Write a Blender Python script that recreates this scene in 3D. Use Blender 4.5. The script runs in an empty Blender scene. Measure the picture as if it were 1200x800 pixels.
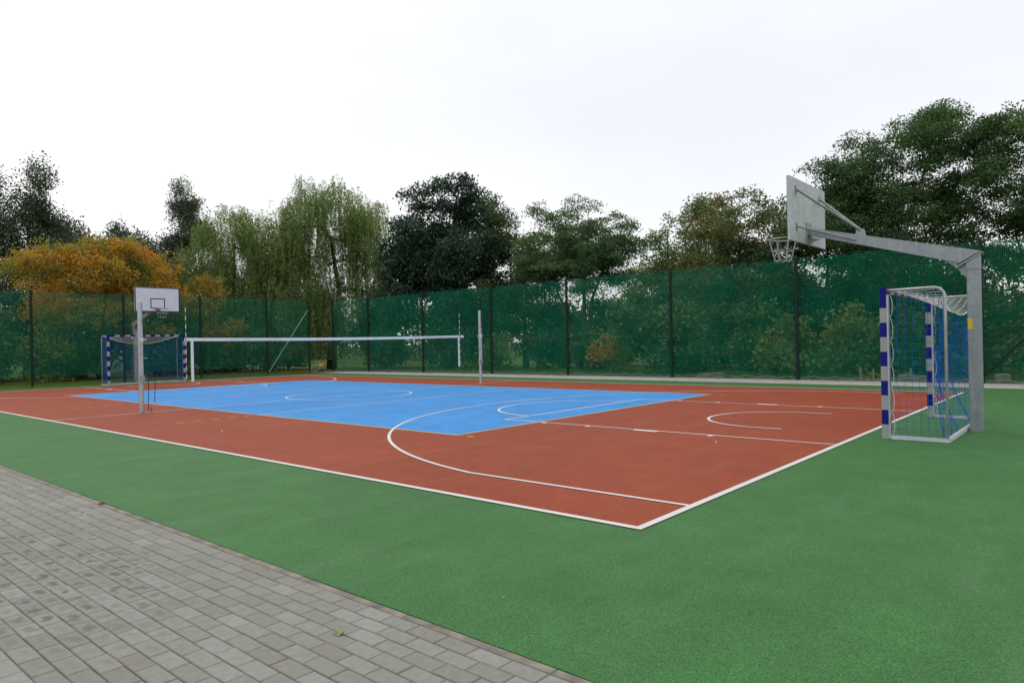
import bpy, math, random
import numpy as np
from mathutils import Vector, Matrix

R = math.radians
SC = bpy.context.scene
COL = SC.collection

# ------------------------------------------------------------------ camera
YAW, PITCH, ROLL = 0.8569, 0.0007, -0.02095
fw = Vector((math.cos(PITCH) * math.sin(YAW), math.cos(PITCH) * math.cos(YAW), math.sin(PITCH)))
rt = Vector((math.cos(YAW), -math.sin(YAW), 0.0))
up = rt.cross(fw)
r2 = rt * math.cos(ROLL) + up * math.sin(ROLL)
u2 = -rt * math.sin(ROLL) + up * math.cos(ROLL)
cam_d = bpy.data.cameras.new('camera')
cam_d.lens = 814.14 / 1200 * 36
cam_d.sensor_width = 36
cam_d.clip_end = 2000
cam = bpy.data.objects.new('camera', cam_d)
COL.objects.link(cam)
m = Matrix((r2, u2, -fw)).transposed().to_4x4()
m.translation = Vector((-12.172, -2.730, 1.446))
cam.matrix_world = m
SC.camera = cam

# ------------------------------------------------------------------ sky, sun, exposure
SUN_AZ, SUN_EL = 0.30, R(55)          # azimuth measured from +Y towards +X
world = bpy.data.worlds.new('World')
SC.world = world
world.use_nodes = True
wn, wl = world.node_tree.nodes, world.node_tree.links
wn.clear()
wo = wn.new('ShaderNodeOutputWorld')
bg = wn.new('ShaderNodeBackground'); bg.inputs[1].default_value = 0.10
sky = wn.new('ShaderNodeTexSky'); sky.sky_type = 'NISHITA'; sky.sun_disc = False
sky.sun_elevation = SUN_EL; sky.sun_rotation = SUN_AZ; sky.air_density = 1.0; sky.dust_density = 3.0
tc = wn.new('ShaderNodeTexCoord')
mp = wn.new('ShaderNodeMapping'); mp.inputs['Scale'].default_value = (1.0, 1.0, 2.2)
nz = wn.new('ShaderNodeTexNoise'); nz.inputs['Scale'].default_value = 1.3; nz.inputs['Detail'].default_value = 5
nz.inputs['Roughness'].default_value = 0.5
cr = wn.new('ShaderNodeValToRGB')
cr.color_ramp.elements[0].position = 0.30; cr.color_ramp.elements[0].color = (9.3, 9.6, 10.2, 1)
cr.color_ramp.elements[1].position = 0.62; cr.color_ramp.elements[1].color = (10.9, 10.9, 10.9, 1)
mx = wn.new('ShaderNodeMix'); mx.data_type = 'RGBA'; mx.inputs[0].default_value = 0.93
wl.new(tc.outputs['Generated'], mp.inputs[0]); wl.new(mp.outputs[0], nz.inputs[0])
wl.new(nz.outputs[0], cr.inputs[0]); wl.new(sky.outputs[0], mx.inputs[6]); wl.new(cr.outputs[0], mx.inputs[7])
wl.new(mx.outputs[2], bg.inputs[0]); wl.new(bg.outputs[0], wo.inputs[0])

sun_d = bpy.data.lights.new('sun', 'SUN')
sun_d.energy = 0.7; sun_d.angle = R(25); sun_d.color = (1.0, 0.96, 0.90)
sun = bpy.data.objects.new('sun', sun_d); COL.objects.link(sun)
sdir = Vector((math.sin(SUN_AZ) * math.cos(SUN_EL), math.cos(SUN_AZ) * math.cos(SUN_EL), math.sin(SUN_EL)))
sun.rotation_euler = sdir.to_track_quat('Z', 'Y').to_euler()

SC.view_settings.view_transform = 'Standard'
SC.view_settings.look = 'None'
SC.view_settings.exposure = 0.0
SC.view_settings.gamma = 1.0
SC.view_settings.use_curve_mapping = False
SC.cycles.max_bounces = 6
SC.cycles.transparent_max_bounces = 8
SC.cycles.use_denoising = True

# ------------------------------------------------------------------ mesh helpers
class MB:
    """collects shapes, then links them as ONE mesh object"""
    def __init__(self):
        self.v, self.f, self.mi = [], [], []
    def add(self, vs, fs, mi=0):
        o = len(self.v)
        self.v.extend([tuple(x) for x in vs])
        self.f.extend([tuple(i + o for i in f) for f in fs])
        self.mi.extend([mi] * len(fs))
    def box(self, x0, x1, y0, y1, z0, z1, mi=0, rot=None):
        vs = [(x0, y0, z0), (x1, y0, z0), (x1, y1, z0), (x0, y1, z0), (x0, y0, z1), (x1, y0, z1), (x1, y1, z1), (x0, y1, z1)]
        self.add(vs, [(3, 2, 1, 0), (4, 5, 6, 7), (0, 1, 5, 4), (1, 2, 6, 5), (2, 3, 7, 6), (3, 0, 4, 7)], mi)
    def bbox(self, x0, x1, y0, y1, z0, z1, b=0.004, mi=0):
        """box with chamfered edges on every side"""
        X, Y, Z = (x0, x1), (y0, y1), (z0, z1)
        vs, idx = [], {}
        for i in (0, 1):
            for j in (0, 1):
                for k in (0, 1):
                    c = (X[i], Y[j], Z[k]); s = [b if q == 0 else -b for q in (i, j, k)]
                    for a in range(3):
                        p = [c[0] + s[0], c[1] + s[1], c[2] + s[2]]; p[a] = c[a]
                        idx[(i, j, k, a)] = len(vs); vs.append(p)
        fs = []
        for a in range(3):
            o1, o2 = [q for q in range(3) if q != a]
            for e in (0, 1):
                q = []
                for (p_, r_) in ((0, 0), (1, 0), (1, 1), (0, 1)):
                    k = [0, 0, 0]; k[a] = e; k[o1] = p_; k[o2] = r_
                    q.append(idx[(*k, a)])
                if (e == 0) == (a != 1): q.reverse()
                fs.append(q)
        for a in range(3):
            o1, o2 = [q for q in range(3) if q != a]
            for p_ in (0, 1):
                for r_ in (0, 1):
                    k0 = [0, 0, 0]; k0[o1] = p_; k0[o2] = r_; k1 = list(k0); k1[a] = 1
                    fs.append([idx[(*k0, o1)], idx[(*k1, o1)], idx[(*k1, o2)], idx[(*k0, o2)]])
        for i in (0, 1):
            for j in (0, 1):
                for k in (0, 1):
                    fs.append([idx[(i, j, k, a)] for a in range(3)])
        self.add(vs, fs, mi)
    def tube(self, pts, rad, n=8, caps=True, mi=0, closed=False):
        pts = [Vector(p) for p in pts]
        if not hasattr(rad, '__len__'): rad = [rad] * len(pts)
        N = len(pts); vs = []
        prev = None
        for i, p in enumerate(pts):
            if closed: t = pts[(i + 1) % N] - pts[i - 1]
            else: t = pts[min(i + 1, N - 1)] - pts[max(i - 1, 0)]
            if t.length < 1e-9: t = Vector((0, 0, 1))
            t.normalize()
            if prev is None:
                a = Vector((0, 0, 1)) if abs(t.z) < 0.9 else Vector((1, 0, 0))
                u = t.cross(a).normalized()
            else:
                u = (prev - t * prev.dot(t))
                if u.length < 1e-6: u = t.orthogonal()
                u.normalize()
            prev = u; w = t.cross(u)
            for k in range(n):
                an = 2 * math.pi * k / n
                vs.append(p + (u * math.cos(an) + w * math.sin(an)) * rad[i])
        fs = []
        for i in range(N if closed else N - 1):
            j = (i + 1) % N
            for k in range(n):
                fs.append((i * n + k, i * n + (k + 1) % n, j * n + (k + 1) % n, j * n + k))
        if caps and not closed:
            fs.append(tuple(reversed(range(n)))); fs.append(tuple((N - 1) * n + k for k in range(n)))
        self.add(vs, fs, mi)
    def bar(self, a, b, w, h, mi=0, upv=(0, 0, 1), w2=None, h2=None):
        """rectangular bar from a to b; w sideways, h along upv"""
        a, b = Vector(a), Vector(b); t = (b - a).normalized()
        s = t.cross(Vector(upv)).normalized(); q = s.cross(t)
        vs = []
        for p, ww, hh in ((a, w, h), (b, w2 or w, h2 or h)):
            for (i, j) in ((-1, -1), (1, -1), (1, 1), (-1, 1)):
                vs.append(p + s * (i * ww / 2) + q * (j * hh / 2))
        self.add(vs, [(0, 1, 2, 3), (7, 6, 5, 4), (0, 4, 5, 1), (1, 5, 6, 2), (2, 6, 7, 3), (3, 7, 4, 0)], mi)
    def quad(self, x0, x1, y0, y1, z, mi=0):
        self.add([(x0, y0, z), (x1, y0, z), (x1, y1, z), (x0, y1, z)], [(0, 1, 2, 3)], mi)
    def arc(self, cx, cy, r0, r1, a0, a1, z, n=48):
        vs, fs = [], []
        for i in range(n + 1):
            a = a0 + (a1 - a0) * i / n
            vs.append((cx + r0 * math.cos(a), cy + r0 * math.sin(a), z)); vs.append((cx + r1 * math.cos(a), cy + r1 * math.sin(a), z))
        for i in range(n): fs.append((2 * i, 2 * i + 1, 2 * i + 3, 2 * i + 2))
        self.add(vs, fs)
    def prism(self, poly, axis_vec, mi=0):
        """extrude a planar polygon (list of 3d points) by axis_vec"""
        n = len(poly); ax = Vector(axis_vec)
        vs = [Vector(p) for p in poly] + [Vector(p) + ax for p in poly]
        fs = [tuple(reversed(range(n))), tuple(range(n, 2 * n))] + [(i, (i + 1) % n, n + (i + 1) % n, n + i) for i in range(n)]
        self.add(vs, fs, mi)
    def mesh(self, name, mats):
        me = bpy.data.meshes.new(name)
        me.from_pydata(self.v, [], self.f)
        for mm in (mats if isinstance(mats, (list, tuple)) else [mats]): me.materials.append(mm)
        if any(self.mi): me.polygons.foreach_set('material_index', self.mi)
        me.update()
        return me
    def build(self, name, mats, parent=None, smooth=False):
        me = self.mesh(name, mats)
        if smooth: me.polygons.foreach_set('use_smooth', [True] * len(me.polygons))
        return link(name, me, parent)

def link(name, me, parent=None):
    o = bpy.data.objects.new(name, me); COL.objects.link(o)
    if parent is not None:
        o.parent = parent
        # meshes are written in the space of their thing
    return o

def empty(name, loc=(0, 0, 0), rz=0.0):
    o = bpy.data.objects.new(name, None); COL.objects.link(o)
    o.location = loc; o.rotation_euler = (0, 0, rz); o.empty_display_size = 0.2
    return o

def tag(o, label=None, cat=None, group=None, kind=None):
    if label: o['label'] = label
    if cat: o['category'] = cat
    if group: o['group'] = group
    if kind: o['kind'] = kind
    return o

def copy_tree(o, parent=None):
    c = o.copy(); COL.objects.link(c); c.parent = parent
    for ch in list(o.children): copy_tree(ch, c)
    return c

def np_mesh(name, verts, nper, mat, tint=None, faces=None):
    """mesh of many separate n-gons (nper verts each) or given faces, fast"""
    me = bpy.data.meshes.new(name)
    verts = np.asarray(verts, np.float32)
    nv = len(verts)
    me.vertices.add(nv); me.vertices.foreach_set('co', verts.ravel())
    if faces is None:
        nf = nv // nper; li = np.arange(nv, dtype=np.int32)
    else:
        faces = np.asarray(faces, np.int32); nf = len(faces); nper = faces.shape[1]; li = faces.ravel()
    me.loops.add(len(li)); me.loops.foreach_set('vertex_index', li)
    me.polygons.add(nf)
    me.polygons.foreach_set('loop_start', np.arange(0, nf * nper, nper, dtype=np.int32))
    if tint is not None:
        at = me.attributes.new('tint', 'FLOAT', 'FACE'); at.data.foreach_set('value', np.asarray(tint, np.float32))
    me.materials.append(mat)
    me.update(calc_edges=True); me.validate()
    return me

# ------------------------------------------------------------------ materials
def new_mat(name):
    mt = bpy.data.materials.new(name); mt.use_nodes = True
    nt = mt.node_tree; b = nt.nodes['Principled BSDF']
    return mt, nt, b

def ramp(nt, fac, stops):
    r = nt.nodes.new('ShaderNodeValToRGB'); e = r.color_ramp.elements
    e[0].position, e[0].color = stops[0][0], (*stops[0][1], 1)
    e[1].position, e[1].color = stops[-1][0], (*stops[-1][1], 1)
    for p, c in stops[1:-1]:
        q = e.new(p); q.color = (*c, 1)
    nt.links.new(fac, r.inputs[0]); return r.outputs[0]

def noise(nt, vec, scale, detail=3, rough=0.55):
    n = nt.nodes.new('ShaderNodeTexNoise'); n.inputs['Scale'].default_value = scale
    n.inputs['Detail'].default_value = detail; n.inputs['Roughness'].default_value = rough
    if vec is not None: nt.links.new(vec, n.inputs['Vector'])
    return n.outputs['Fac']

def mixc(nt, fac, a, b, mode='MIX'):
    n = nt.nodes.new('ShaderNodeMix'); n.data_type = 'RGBA'; n.blend_type = mode
    for s, v in ((0, fac), (6, a), (7, b)):
        if isinstance(v, (int, float)): n.inputs[s].default_value = v
        elif isinstance(v, tuple): n.inputs[s].default_value = (*v, 1)
        else: nt.links.new(v, n.inputs[s])
    return n.outputs[2]

def math_n(nt, op, a, b=None, clamp=False):
    n = nt.nodes.new('ShaderNodeMath'); n.operation = op; n.use_clamp = clamp
    for s, v in ((0, a), (1, b)):
        if v is None: continue
        if isinstance(v, (int, float)): n.inputs[s].default_value = v
        else: nt.links.new(v, n.inputs[s])
    return n.outputs[0]

def pos(nt):
    return nt.nodes.new('ShaderNodeNewGeometry').outputs['Position']

def bump(nt, b, h, strength, dist):
    n = nt.nodes.new('ShaderNodeBump'); n.inputs['Strength'].default_value = strength; n.inputs['Distance'].default_value = dist
    nt.links.new(h, n.inputs['Height']); nt.links.new(n.outputs[0], b.inputs['Normal'])

def plain(name, col, rough=0.6, metal=0.0, var=0.12, scale=6.0, spec=0.5):
    mt, nt, b = new_mat(name)
    f = noise(nt, pos(nt), scale, 4)
    lo = tuple(c * (1 - var) for c in col); hi = tuple(min(1, c * (1 + var)) for c in col)
    nt.links.new(ramp(nt, f, [(0.3, lo), (0.7, hi)]), b.inputs['Base Color'])
    b.inputs['Roughness'].default_value = rough; b.inputs['Metallic'].default_value = metal
    b.inputs['Specular IOR Level'].default_value = spec
    return mt

def court(name, col, speck=0.42, rough=0.62, spec=0.16):
    """poured rubber granulate: fine speckle, soft large patches, scuffs"""
    mt, nt, b = new_mat(name)
    P = pos(nt)
    big = noise(nt, P, 0.35, 4, 0.6); med = noise(nt, P, 2.4, 4, 0.6); fine = noise(nt, P, 120, 3, 0.7)
    v = nt.nodes.new('ShaderNodeTexVoronoi'); v.inputs['Scale'].default_value = 150; nt.links.new(P, v.inputs['Vector'])
    sp = nt.nodes.new('ShaderNodeSeparateColor'); nt.links.new(v.outputs['Color'], sp.inputs[0])
    c1 = ramp(nt, fine, [(0.25, tuple(c * (1 - speck) for c in col)), (0.75, tuple(min(1, c * (1 + speck)) for c in col))])
    c2 = mixc(nt, 1.0, c1, ramp(nt, sp.outputs[0], [(0.0, (0.55,) * 3), (0.2, (0.85,) * 3), (0.7, (1.05,) * 3), (1.0, (1.40,) * 3)]), 'MULTIPLY')
    c3 = mixc(nt, 1.0, c2, ramp(nt, big, [(0.3, (0.92,) * 3), (0.7, (1.08,) * 3)]), 'MULTIPLY')
    c4 = mixc(nt, 1.0, c3, ramp(nt, med, [(0.3, (0.90,) * 3), (0.7, (1.10,) * 3)]), 'MULTIPLY')
    c4 = mixc(nt, 1.0, c4, ramp(nt, noise(nt, P, 0.9, 5, 0.65), [(0.32, (0.955,) * 3), (0.5, (1.0,) * 3), (0.72, (1.045,) * 3)]), 'MULTIPLY')
    # worn, slightly dusty streaks along the way people walk
    mpn = nt.nodes.new('ShaderNodeMapping'); mpn.inputs['Scale'].default_value = (0.5, 3.0, 1); nt.links.new(P, mpn.inputs[0])
    st = ramp(nt, noise(nt, mpn.outputs[0], 0.9, 6, 0.7), [(0.52, (0,) * 3), (0.75, (0.07,) * 3)])
    c5 = mixc(nt, st, c4, (0.42, 0.42, 0.38))
    nt.links.new(c5, b.inputs['Base Color'])
    b.inputs['Roughness'].default_value = rough; b.inputs['Specular IOR Level'].default_value = spec
    bump(nt, b, mixc(nt, 0.5, fine, sp.outputs[1]), 0.55, 0.003)
    return mt

def paint(name, col, under, wear=0.3):
    """thin line paint on granulate, a little of the surface showing through"""
    mt, nt, b = new_mat(name)
    P = pos(nt)
    f = noise(nt, P, 150, 3, 0.7); g = noise(nt, P, 3, 4, 0.6)
    a = math_n(nt, 'ADD', math_n(nt, 'MULTIPLY', f, 0.7), math_n(nt, 'MULTIPLY', g, 0.5))
    msk = ramp(nt, a, [(0.60, (0,) * 3), (0.85, (wear,) * 3)])
    nt.links.new(mixc(nt, msk, col, under), b.inputs['Base Color'])
    b.inputs['Roughness'].default_value = 0.6
    bump(nt, b, f, 0.4, 0.002)
    return mt

def steel(name, col=(0.31, 0.34, 0.36), metal=0.75, rough=0.40):
    mt, nt, b = new_mat(name)
    P = pos(nt)
    v = nt.nodes.new('ShaderNodeTexVoronoi'); v.inputs['Scale'].default_value = 38; nt.links.new(P, v.inputs['Vector'])
    sp = nt.nodes.new('ShaderNodeSeparateColor'); nt.links.new(v.outputs['Color'], sp.inputs[0])
    n1 = noise(nt, P, 5, 5, 0.65)
    c = mixc(nt, 0.35, ramp(nt, n1, [(0.3, tuple(x * 0.7 for x in col)), (0.7, tuple(x * 1.2 for x in col))]),
             ramp(nt, sp.outputs[0], [(0, tuple(x * 0.75 for x in col)), (1, tuple(x * 1.25 for x in col))]))
    mpn = nt.nodes.new('ShaderNodeMapping'); mpn.inputs['Scale'].default_value = (18, 18, 0.8); nt.links.new(P, mpn.inputs[0])
    drip = ramp(nt, noise(nt, mpn.outputs[0], 1.0, 3), [(0.5, (0,) * 3), (0.8, (0.35,) * 3)])
    c = mixc(nt, drip, c, (0.52, 0.54, 0.55))
    nt.links.new(c, b.inputs['Base Color'])
    b.inputs['Metallic'].default_value = metal
    nt.links.new(ramp(nt, n1, [(0.3, (rough - 0.08,) * 3), (0.7, (rough + 0.15,) * 3)]), b.inputs['Roughness'])
    return mt

def leaf_mat(name, stops, trans=0.35, patch=None):
    """foliage: diffuse + translucent, colour by a random value kept on every leaf"""
    mt = bpy.data.materials.new(name); mt.use_nodes = True
    nt = mt.node_tree; nt.nodes.clear()
    out = nt.nodes.new('ShaderNodeOutputMaterial')
    at = nt.nodes.new('ShaderNodeAttribute'); at.attribute_name = 'tint'
    c = ramp(nt, at.outputs['Fac'], stops)
    if patch:
        f = ramp(nt, noise(nt, pos(nt), patch[1], 3), [(0.44, (0,) * 3), (0.62, (patch[2],) * 3)])
        c = mixc(nt, f, c, patch[0])
    d = nt.nodes.new('ShaderNodeBsdfDiffuse'); t = nt.nodes.new('ShaderNodeBsdfTranslucent'); g = nt.nodes.new('ShaderNodeBsdfGlossy')
    g.inputs['Roughness'].default_value = 0.45; g.inputs['Color'].default_value = (0.9, 0.95, 1, 1)
    nt.links.new(c, d.inputs[0]); nt.links.new(mixc(nt, 1.0, c, (1.35, 1.25, 0.7), 'MULTIPLY'), t.inputs[0])
    m1 = nt.nodes.new('ShaderNodeMixShader'); m1.inputs[0].default_value = trans
    nt.links.new(d.outputs[0], m1.inputs[1]); nt.links.new(t.outputs[0], m1.inputs[2])
    m2 = nt.nodes.new('ShaderNodeMixShader'); m2.inputs[0].default_value = 0.045
    nt.links.new(m1.outputs[0], m2.inputs[1]); nt.links.new(g.outputs[0], m2.inputs[2])
    nt.links.new(m2.outputs[0], out.inputs[0])
    return mt

def bark_mat(name, a, b_):
    mt, nt, b = new_mat(name)
    mpn = nt.nodes.new('ShaderNodeMapping'); mpn.inputs['Scale'].default_value = (9, 9, 1.6); nt.links.new(pos(nt), mpn.inputs[0])
    f = noise(nt, mpn.outputs[0], 1.5, 6, 0.7)
    nt.links.new(ramp(nt, f, [(0.3, a), (0.7, b_)]), b.inputs['Base Color']); b.inputs['Roughness'].default_value = 0.9
    bump(nt, b, f, 0.8, 0.03)
    return mt

GREEN = (0.050, 0.160, 0.044); RED = (0.288, 0.053, 0.018); BLUE = (0.050, 0.270, 0.650)
M = {}
M['green'] = court('green_rubber', GREEN)
M['red'] = court('red_rubber', RED, 0.22)
M['blue'] = court('blue_rubber', BLUE, 0.10)
M['white_line'] = paint('white_line_paint', (0.68, 0.67, 0.66), (0.42, 0.24, 0.2), 0.35)
M['pink_line'] = paint('thin_white_line_paint', (0.64, 0.60, 0.58), (0.42, 0.18, 0.14), 0.5)
M['yellow_line'] = paint('yellow_line_paint', (0.62, 0.42, 0.07), (0.34, 0.16, 0.06), 0.45)
M['galv'] = steel('galvanised_steel')
M['galv_board'] = steel('galvanised_board', (0.50, 0.54, 0.55), 0.3, 0.5)
M['alu'] = steel('aluminium', (0.50, 0.52, 0.55), 0.7, 0.35)
M['post_green'] = plain('dark_green_post', (0.006, 0.026, 0.020), 0.6, spec=0.25)
M['net_green'] = plain('green_net_cord', (0.003, 0.205, 0.108), 0.7, 0, 0.25, 0.8, 0.15)
M['hem'] = plain('pale_green_hem', (0.16, 0.34, 0.26), 0.8)
M['wire'] = plain('dark_wire', (0.012, 0.05, 0.035), 0.5)
M['blue_paint'] = plain('blue_goal_paint', (0.004, 0.010, 0.200), 0.6, 0, 0.08, 6, 0.2)
M['grey_paint'] = plain('grey_goal_stripe', (0.33, 0.35, 0.36), 0.5, 0.1, 0.08)
M['white_metal'] = plain('white_metal', (0.62, 0.64, 0.66), 0.4, 0.15, 0.1)
M['rim_grey'] = plain('zinc_bars', (0.40, 0.42, 0.43), 0.45, 0.4, 0.1)
M['tube_grey'] = plain('grey_tube', (0.46, 0.48, 0.49), 0.42, 0.3, 0.15)
M['net_blue'] = plain('blue_net_cord', (0.010, 0.120, 0.52), 0.7, 0, 0.1, 2, 0.2)
M['net_white'] = plain('white_net_cord', (0.66, 0.68, 0.68), 0.8, 0, 0.1, 2, 0.2)
M['black'] = plain('black_cord', (0.012, 0.014, 0.016), 0.7)
M['white_tape'] = plain('white_tape', (0.74, 0.76, 0.80), 0.7, 0, 0.06)
M['board_white'] = plain('white_board', (0.66, 0.67, 0.74), 0.45, 0, 0.05)
M['board_black'] = plain('black_board_line', (0.02, 0.018, 0.025), 0.5)
M['antenna_red'] = plain('red_antenna', (0.30, 0.02, 0.02), 0.5)
def sticker_mat():
    mt, nt, b = new_mat('yellow_sticker_print')
    sp = nt.nodes.new('ShaderNodeSeparateXYZ'); nt.links.new(pos(nt), sp.inputs[0])
    f = math_n(nt, 'FRACT', math_n(nt, 'MULTIPLY', sp.outputs[2], 38.0))
    ln = ramp(nt, f, [(0.70, (0,) * 3), (0.74, (0.55,) * 3)])
    nt.links.new(mixc(nt, mixc(nt, 1.0, ln, ramp(nt, noise(nt, pos(nt), 160, 2), [(0.4, (0,) * 3), (0.5, (1,) * 3)]), 'MULTIPLY'), (0.78, 0.58, 0.02), (0.12, 0.09, 0.02)), b.inputs['Base Color'])
    b.inputs['Roughness'].default_value = 0.5
    return mt
M['sticker'] = sticker_mat()
M['concrete'] = plain('concrete', (0.27, 0.255, 0.23), 0.9, 0, 0.22, 5)
M['kerb'] = plain('edging_concrete', (0.21, 0.19, 0.155), 0.9, 0, 0.4, 7)
M['footpath'] = plain('far_footpath', (0.40, 0.385, 0.36), 0.9, 0, 0.16, 2.5)
M['joint'] = plain('joint_sand', (0.105, 0.100, 0.084), 0.95, 0, 0.3, 12)
M['bark'] = bark_mat('bark', (0.030, 0.026, 0.020), (0.085, 0.072, 0.056))
M['birch_bark'] = bark_mat('birch_bark', (0.07, 0.065, 0.055), (0.30, 0.29, 0.26))

def ground_mat():
    mt, nt, b = new_mat('grass_ground')
    P = pos(nt)
    a = ramp(nt, noise(nt, P, 1.1, 6, 0.65), [(0.3, (0.045, 0.085, 0.016)), (0.5, (0.075, 0.135, 0.022)), (0.75, (0.115, 0.150, 0.035))])
    f = noise(nt, P, 45, 4, 0.7)
    nt.links.new(mixc(nt, 1.0, a, ramp(nt, f, [(0.25, (0.55,) * 3), (0.75, (1.35,) * 3)]), 'MULTIPLY'), b.inputs['Base Color'])
    b.inputs['Roughness'].default_value = 0.95; b.inputs['Specular IOR Level'].default_value = 0.15
    bump(nt, b, f, 0.9, 0.03)
    return mt
M['ground'] = ground_mat()

def dirt_mat():
    mt, nt, b = new_mat('dirt')
    P = pos(nt)
    f = noise(nt, P, 9, 6, 0.7)
    nt.links.new(ramp(nt, f, [(0.3, (0.045, 0.038, 0.028)), (0.5, (0.12, 0.10, 0.08)), (0.72, (0.25, 0.23, 0.20))]), b.inputs['Base Color'])
    b.inputs['Roughness'].default_value = 0.95
    bump(nt, b, f, 1.0, 0.03)
    return mt
M['dirt'] = dirt_mat()

def paver_mat(name, per_object):
    mt, nt, b = new_mat(name)
    P = pos(nt)
    if per_object: rnd = nt.nodes.new('ShaderNodeObjectInfo').outputs['Random']
    else:
        at = nt.nodes.new('ShaderNodeAttribute'); at.attribute_name = 'tint'; rnd = at.outputs['Fac']
    base = ramp(nt, rnd, [(0.0, (0.226, 0.221, 0.192)), (0.35, (0.246, 0.242, 0.212)), (0.7, (0.260, 0.256, 0.226)), (1.0, (0.292, 0.289, 0.260))])
    mott = noise(nt, P, 22, 6, 0.7); grit = noise(nt, P, 320, 2, 0.6)
    c = mixc(nt, 1.0, base, ramp(nt, mott, [(0.25, (0.84,) * 3), (0.75, (1.14,) * 3)]), 'MULTIPLY')
    c = mixc(nt, 1.0, c, ramp(nt, grit, [(0.25, (0.80,) * 3), (0.75, (1.18,) * 3)]), 'MULTIPLY')
    # brownish dirt in patches
    c = mixc(nt, ramp(nt, noise(nt, P, 1.7, 5, 0.6), [(0.5, (0,) * 3), (0.75, (0.22,) * 3)]), c, (0.17, 0.15, 0.115))
    if per_object:
        # damp hearts left in the hollow of many pavers
        ob = nt.nodes.new('ShaderNodeTexCoord').outputs['Object']
        n2 = nt.nodes.new('ShaderNodeTexNoise'); n2.inputs['Scale'].default_value = 16; n2.inputs['Detail'].default_value = 4
        nt.links.new(P, n2.inputs['Vector'])
        mpn = nt.nodes.new('ShaderNodeMapping'); mpn.inputs['Scale'].default_value = (1 / 0.040, 1 / 0.072, 0); nt.links.new(ob, mpn.inputs[0])
        ln = nt.nodes.new('ShaderNodeVectorMath'); ln.operation = 'LENGTH'; nt.links.new(mpn.outputs[0], ln.inputs[0])
        wob = math_n(nt, 'ADD', ln.outputs['Value'], math_n(nt, 'MULTIPLY', math_n(nt, 'SUBTRACT', n2.outputs['Fac'], 0.5), 3.4))
        blob = ramp(nt, wob, [(0.30, (1,) * 3), (1.15, (0,) * 3)])
        # where the damp area lies (a patch of the yard), and which pavers hold it
        dx = nt.nodes.new('ShaderNodeMapping'); dx.inputs['Location'].default_value = (10.80, -2.9, 0)
        nt.links.new(P, dx.inputs[0])
        dm = nt.nodes.new('ShaderNodeMapping'); dm.inputs['Scale'].default_value = (1 / 0.80, 1 / 2.3, 0); nt.links.new(dx.outputs[0], dm.inputs[0])
        dl = nt.nodes.new('ShaderNodeVectorMath'); dl.operation = 'LENGTH'; nt.links.new(dm.outputs[0], dl.inputs[0])
        area = ramp(nt, dl.outputs['Value'], [(0.55, (1,) * 3), (1.1, (0.06,) * 3)])
        keep = ramp(nt, math_n(nt, 'FRACT', math_n(nt, 'MULTIPLY', rnd, 7.31)), [(0.1, (0.35,) * 3), (0.7, (1.0,) * 3)])
        st = math_n(nt, 'MULTIPLY', math_n(nt, 'MULTIPLY', blob, area), keep)
        c = mixc(nt, math_n(nt, 'MULTIPLY', st, 0.72), c, (0.085, 0.080, 0.066))
    nt.links.new(c, b.inputs['Base Color'])
    b.inputs['Roughness'].default_value = 0.85; b.inputs['Specular IOR Level'].default_value = 0.35
    bump(nt, b, mixc(nt, 0.5, mott, grit), 0.35, 0.003)
    return mt
M['paver'] = paver_mat('paver_concrete', True)
M['paver_rest'] = paver_mat('paver_concrete_far', False)

# ------------------------------------------------------------------ the setting
# ground: one sheet to the horizon
mb = MB(); mb.quad(-600, 600, -600, 600, -0.075)
tag(mb.build('ground', M['ground']), kind='structure')
# strip of dirt and rubble along the long fence
mb = MB()
rg = random.Random(3)
prev = None
for i in range(0, 91):
    y = -14 + i * 0.5
    e0, e1 = 10.94, 11.75 + rg.uniform(-0.25, 0.3)
    row = [(e0, y, -0.03), (11.15, y, 0.01 + rg.uniform(-0.02, 0.03)), (11.45, y, 0.015 + rg.uniform(-0.03, 0.04)), (e1, y, -0.072)]
    if prev: mb.add(prev + row, [(0, 1, 5, 4), (1, 2, 6, 5), (2, 3, 7, 6)])
    prev = row
tag(mb.build('dirt_strip', M['dirt']), kind='structure')
# green run-off surface
X0, X1, Y0, Y1 = -9.735, 9.22, -14.0, 30.0
mb = MB(); mb.box(X0, X1, Y0, Y1, -0.07, 0.0)
COURT = tag(mb.build('court_surface', M['green']), kind='structure')
W, L = 7.58, 28.2
mb = MB(); mb.quad(-W, W, 0, L, 0.0025)
tag(mb.build('red_field', M['red'], COURT), 'brick red rubber playing field')
MID = L / 2
mb = MB(); mb.quad(-4.5, 4.5, MID - 9, MID + 9, 0.0045)
tag(mb.build('blue_field', M['blue'], COURT), 'bright blue rubber volleyball field')

def line(name, mat, fn):
    b_ = MB(); fn(b_); return b_.build(name, mat, COURT)

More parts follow.
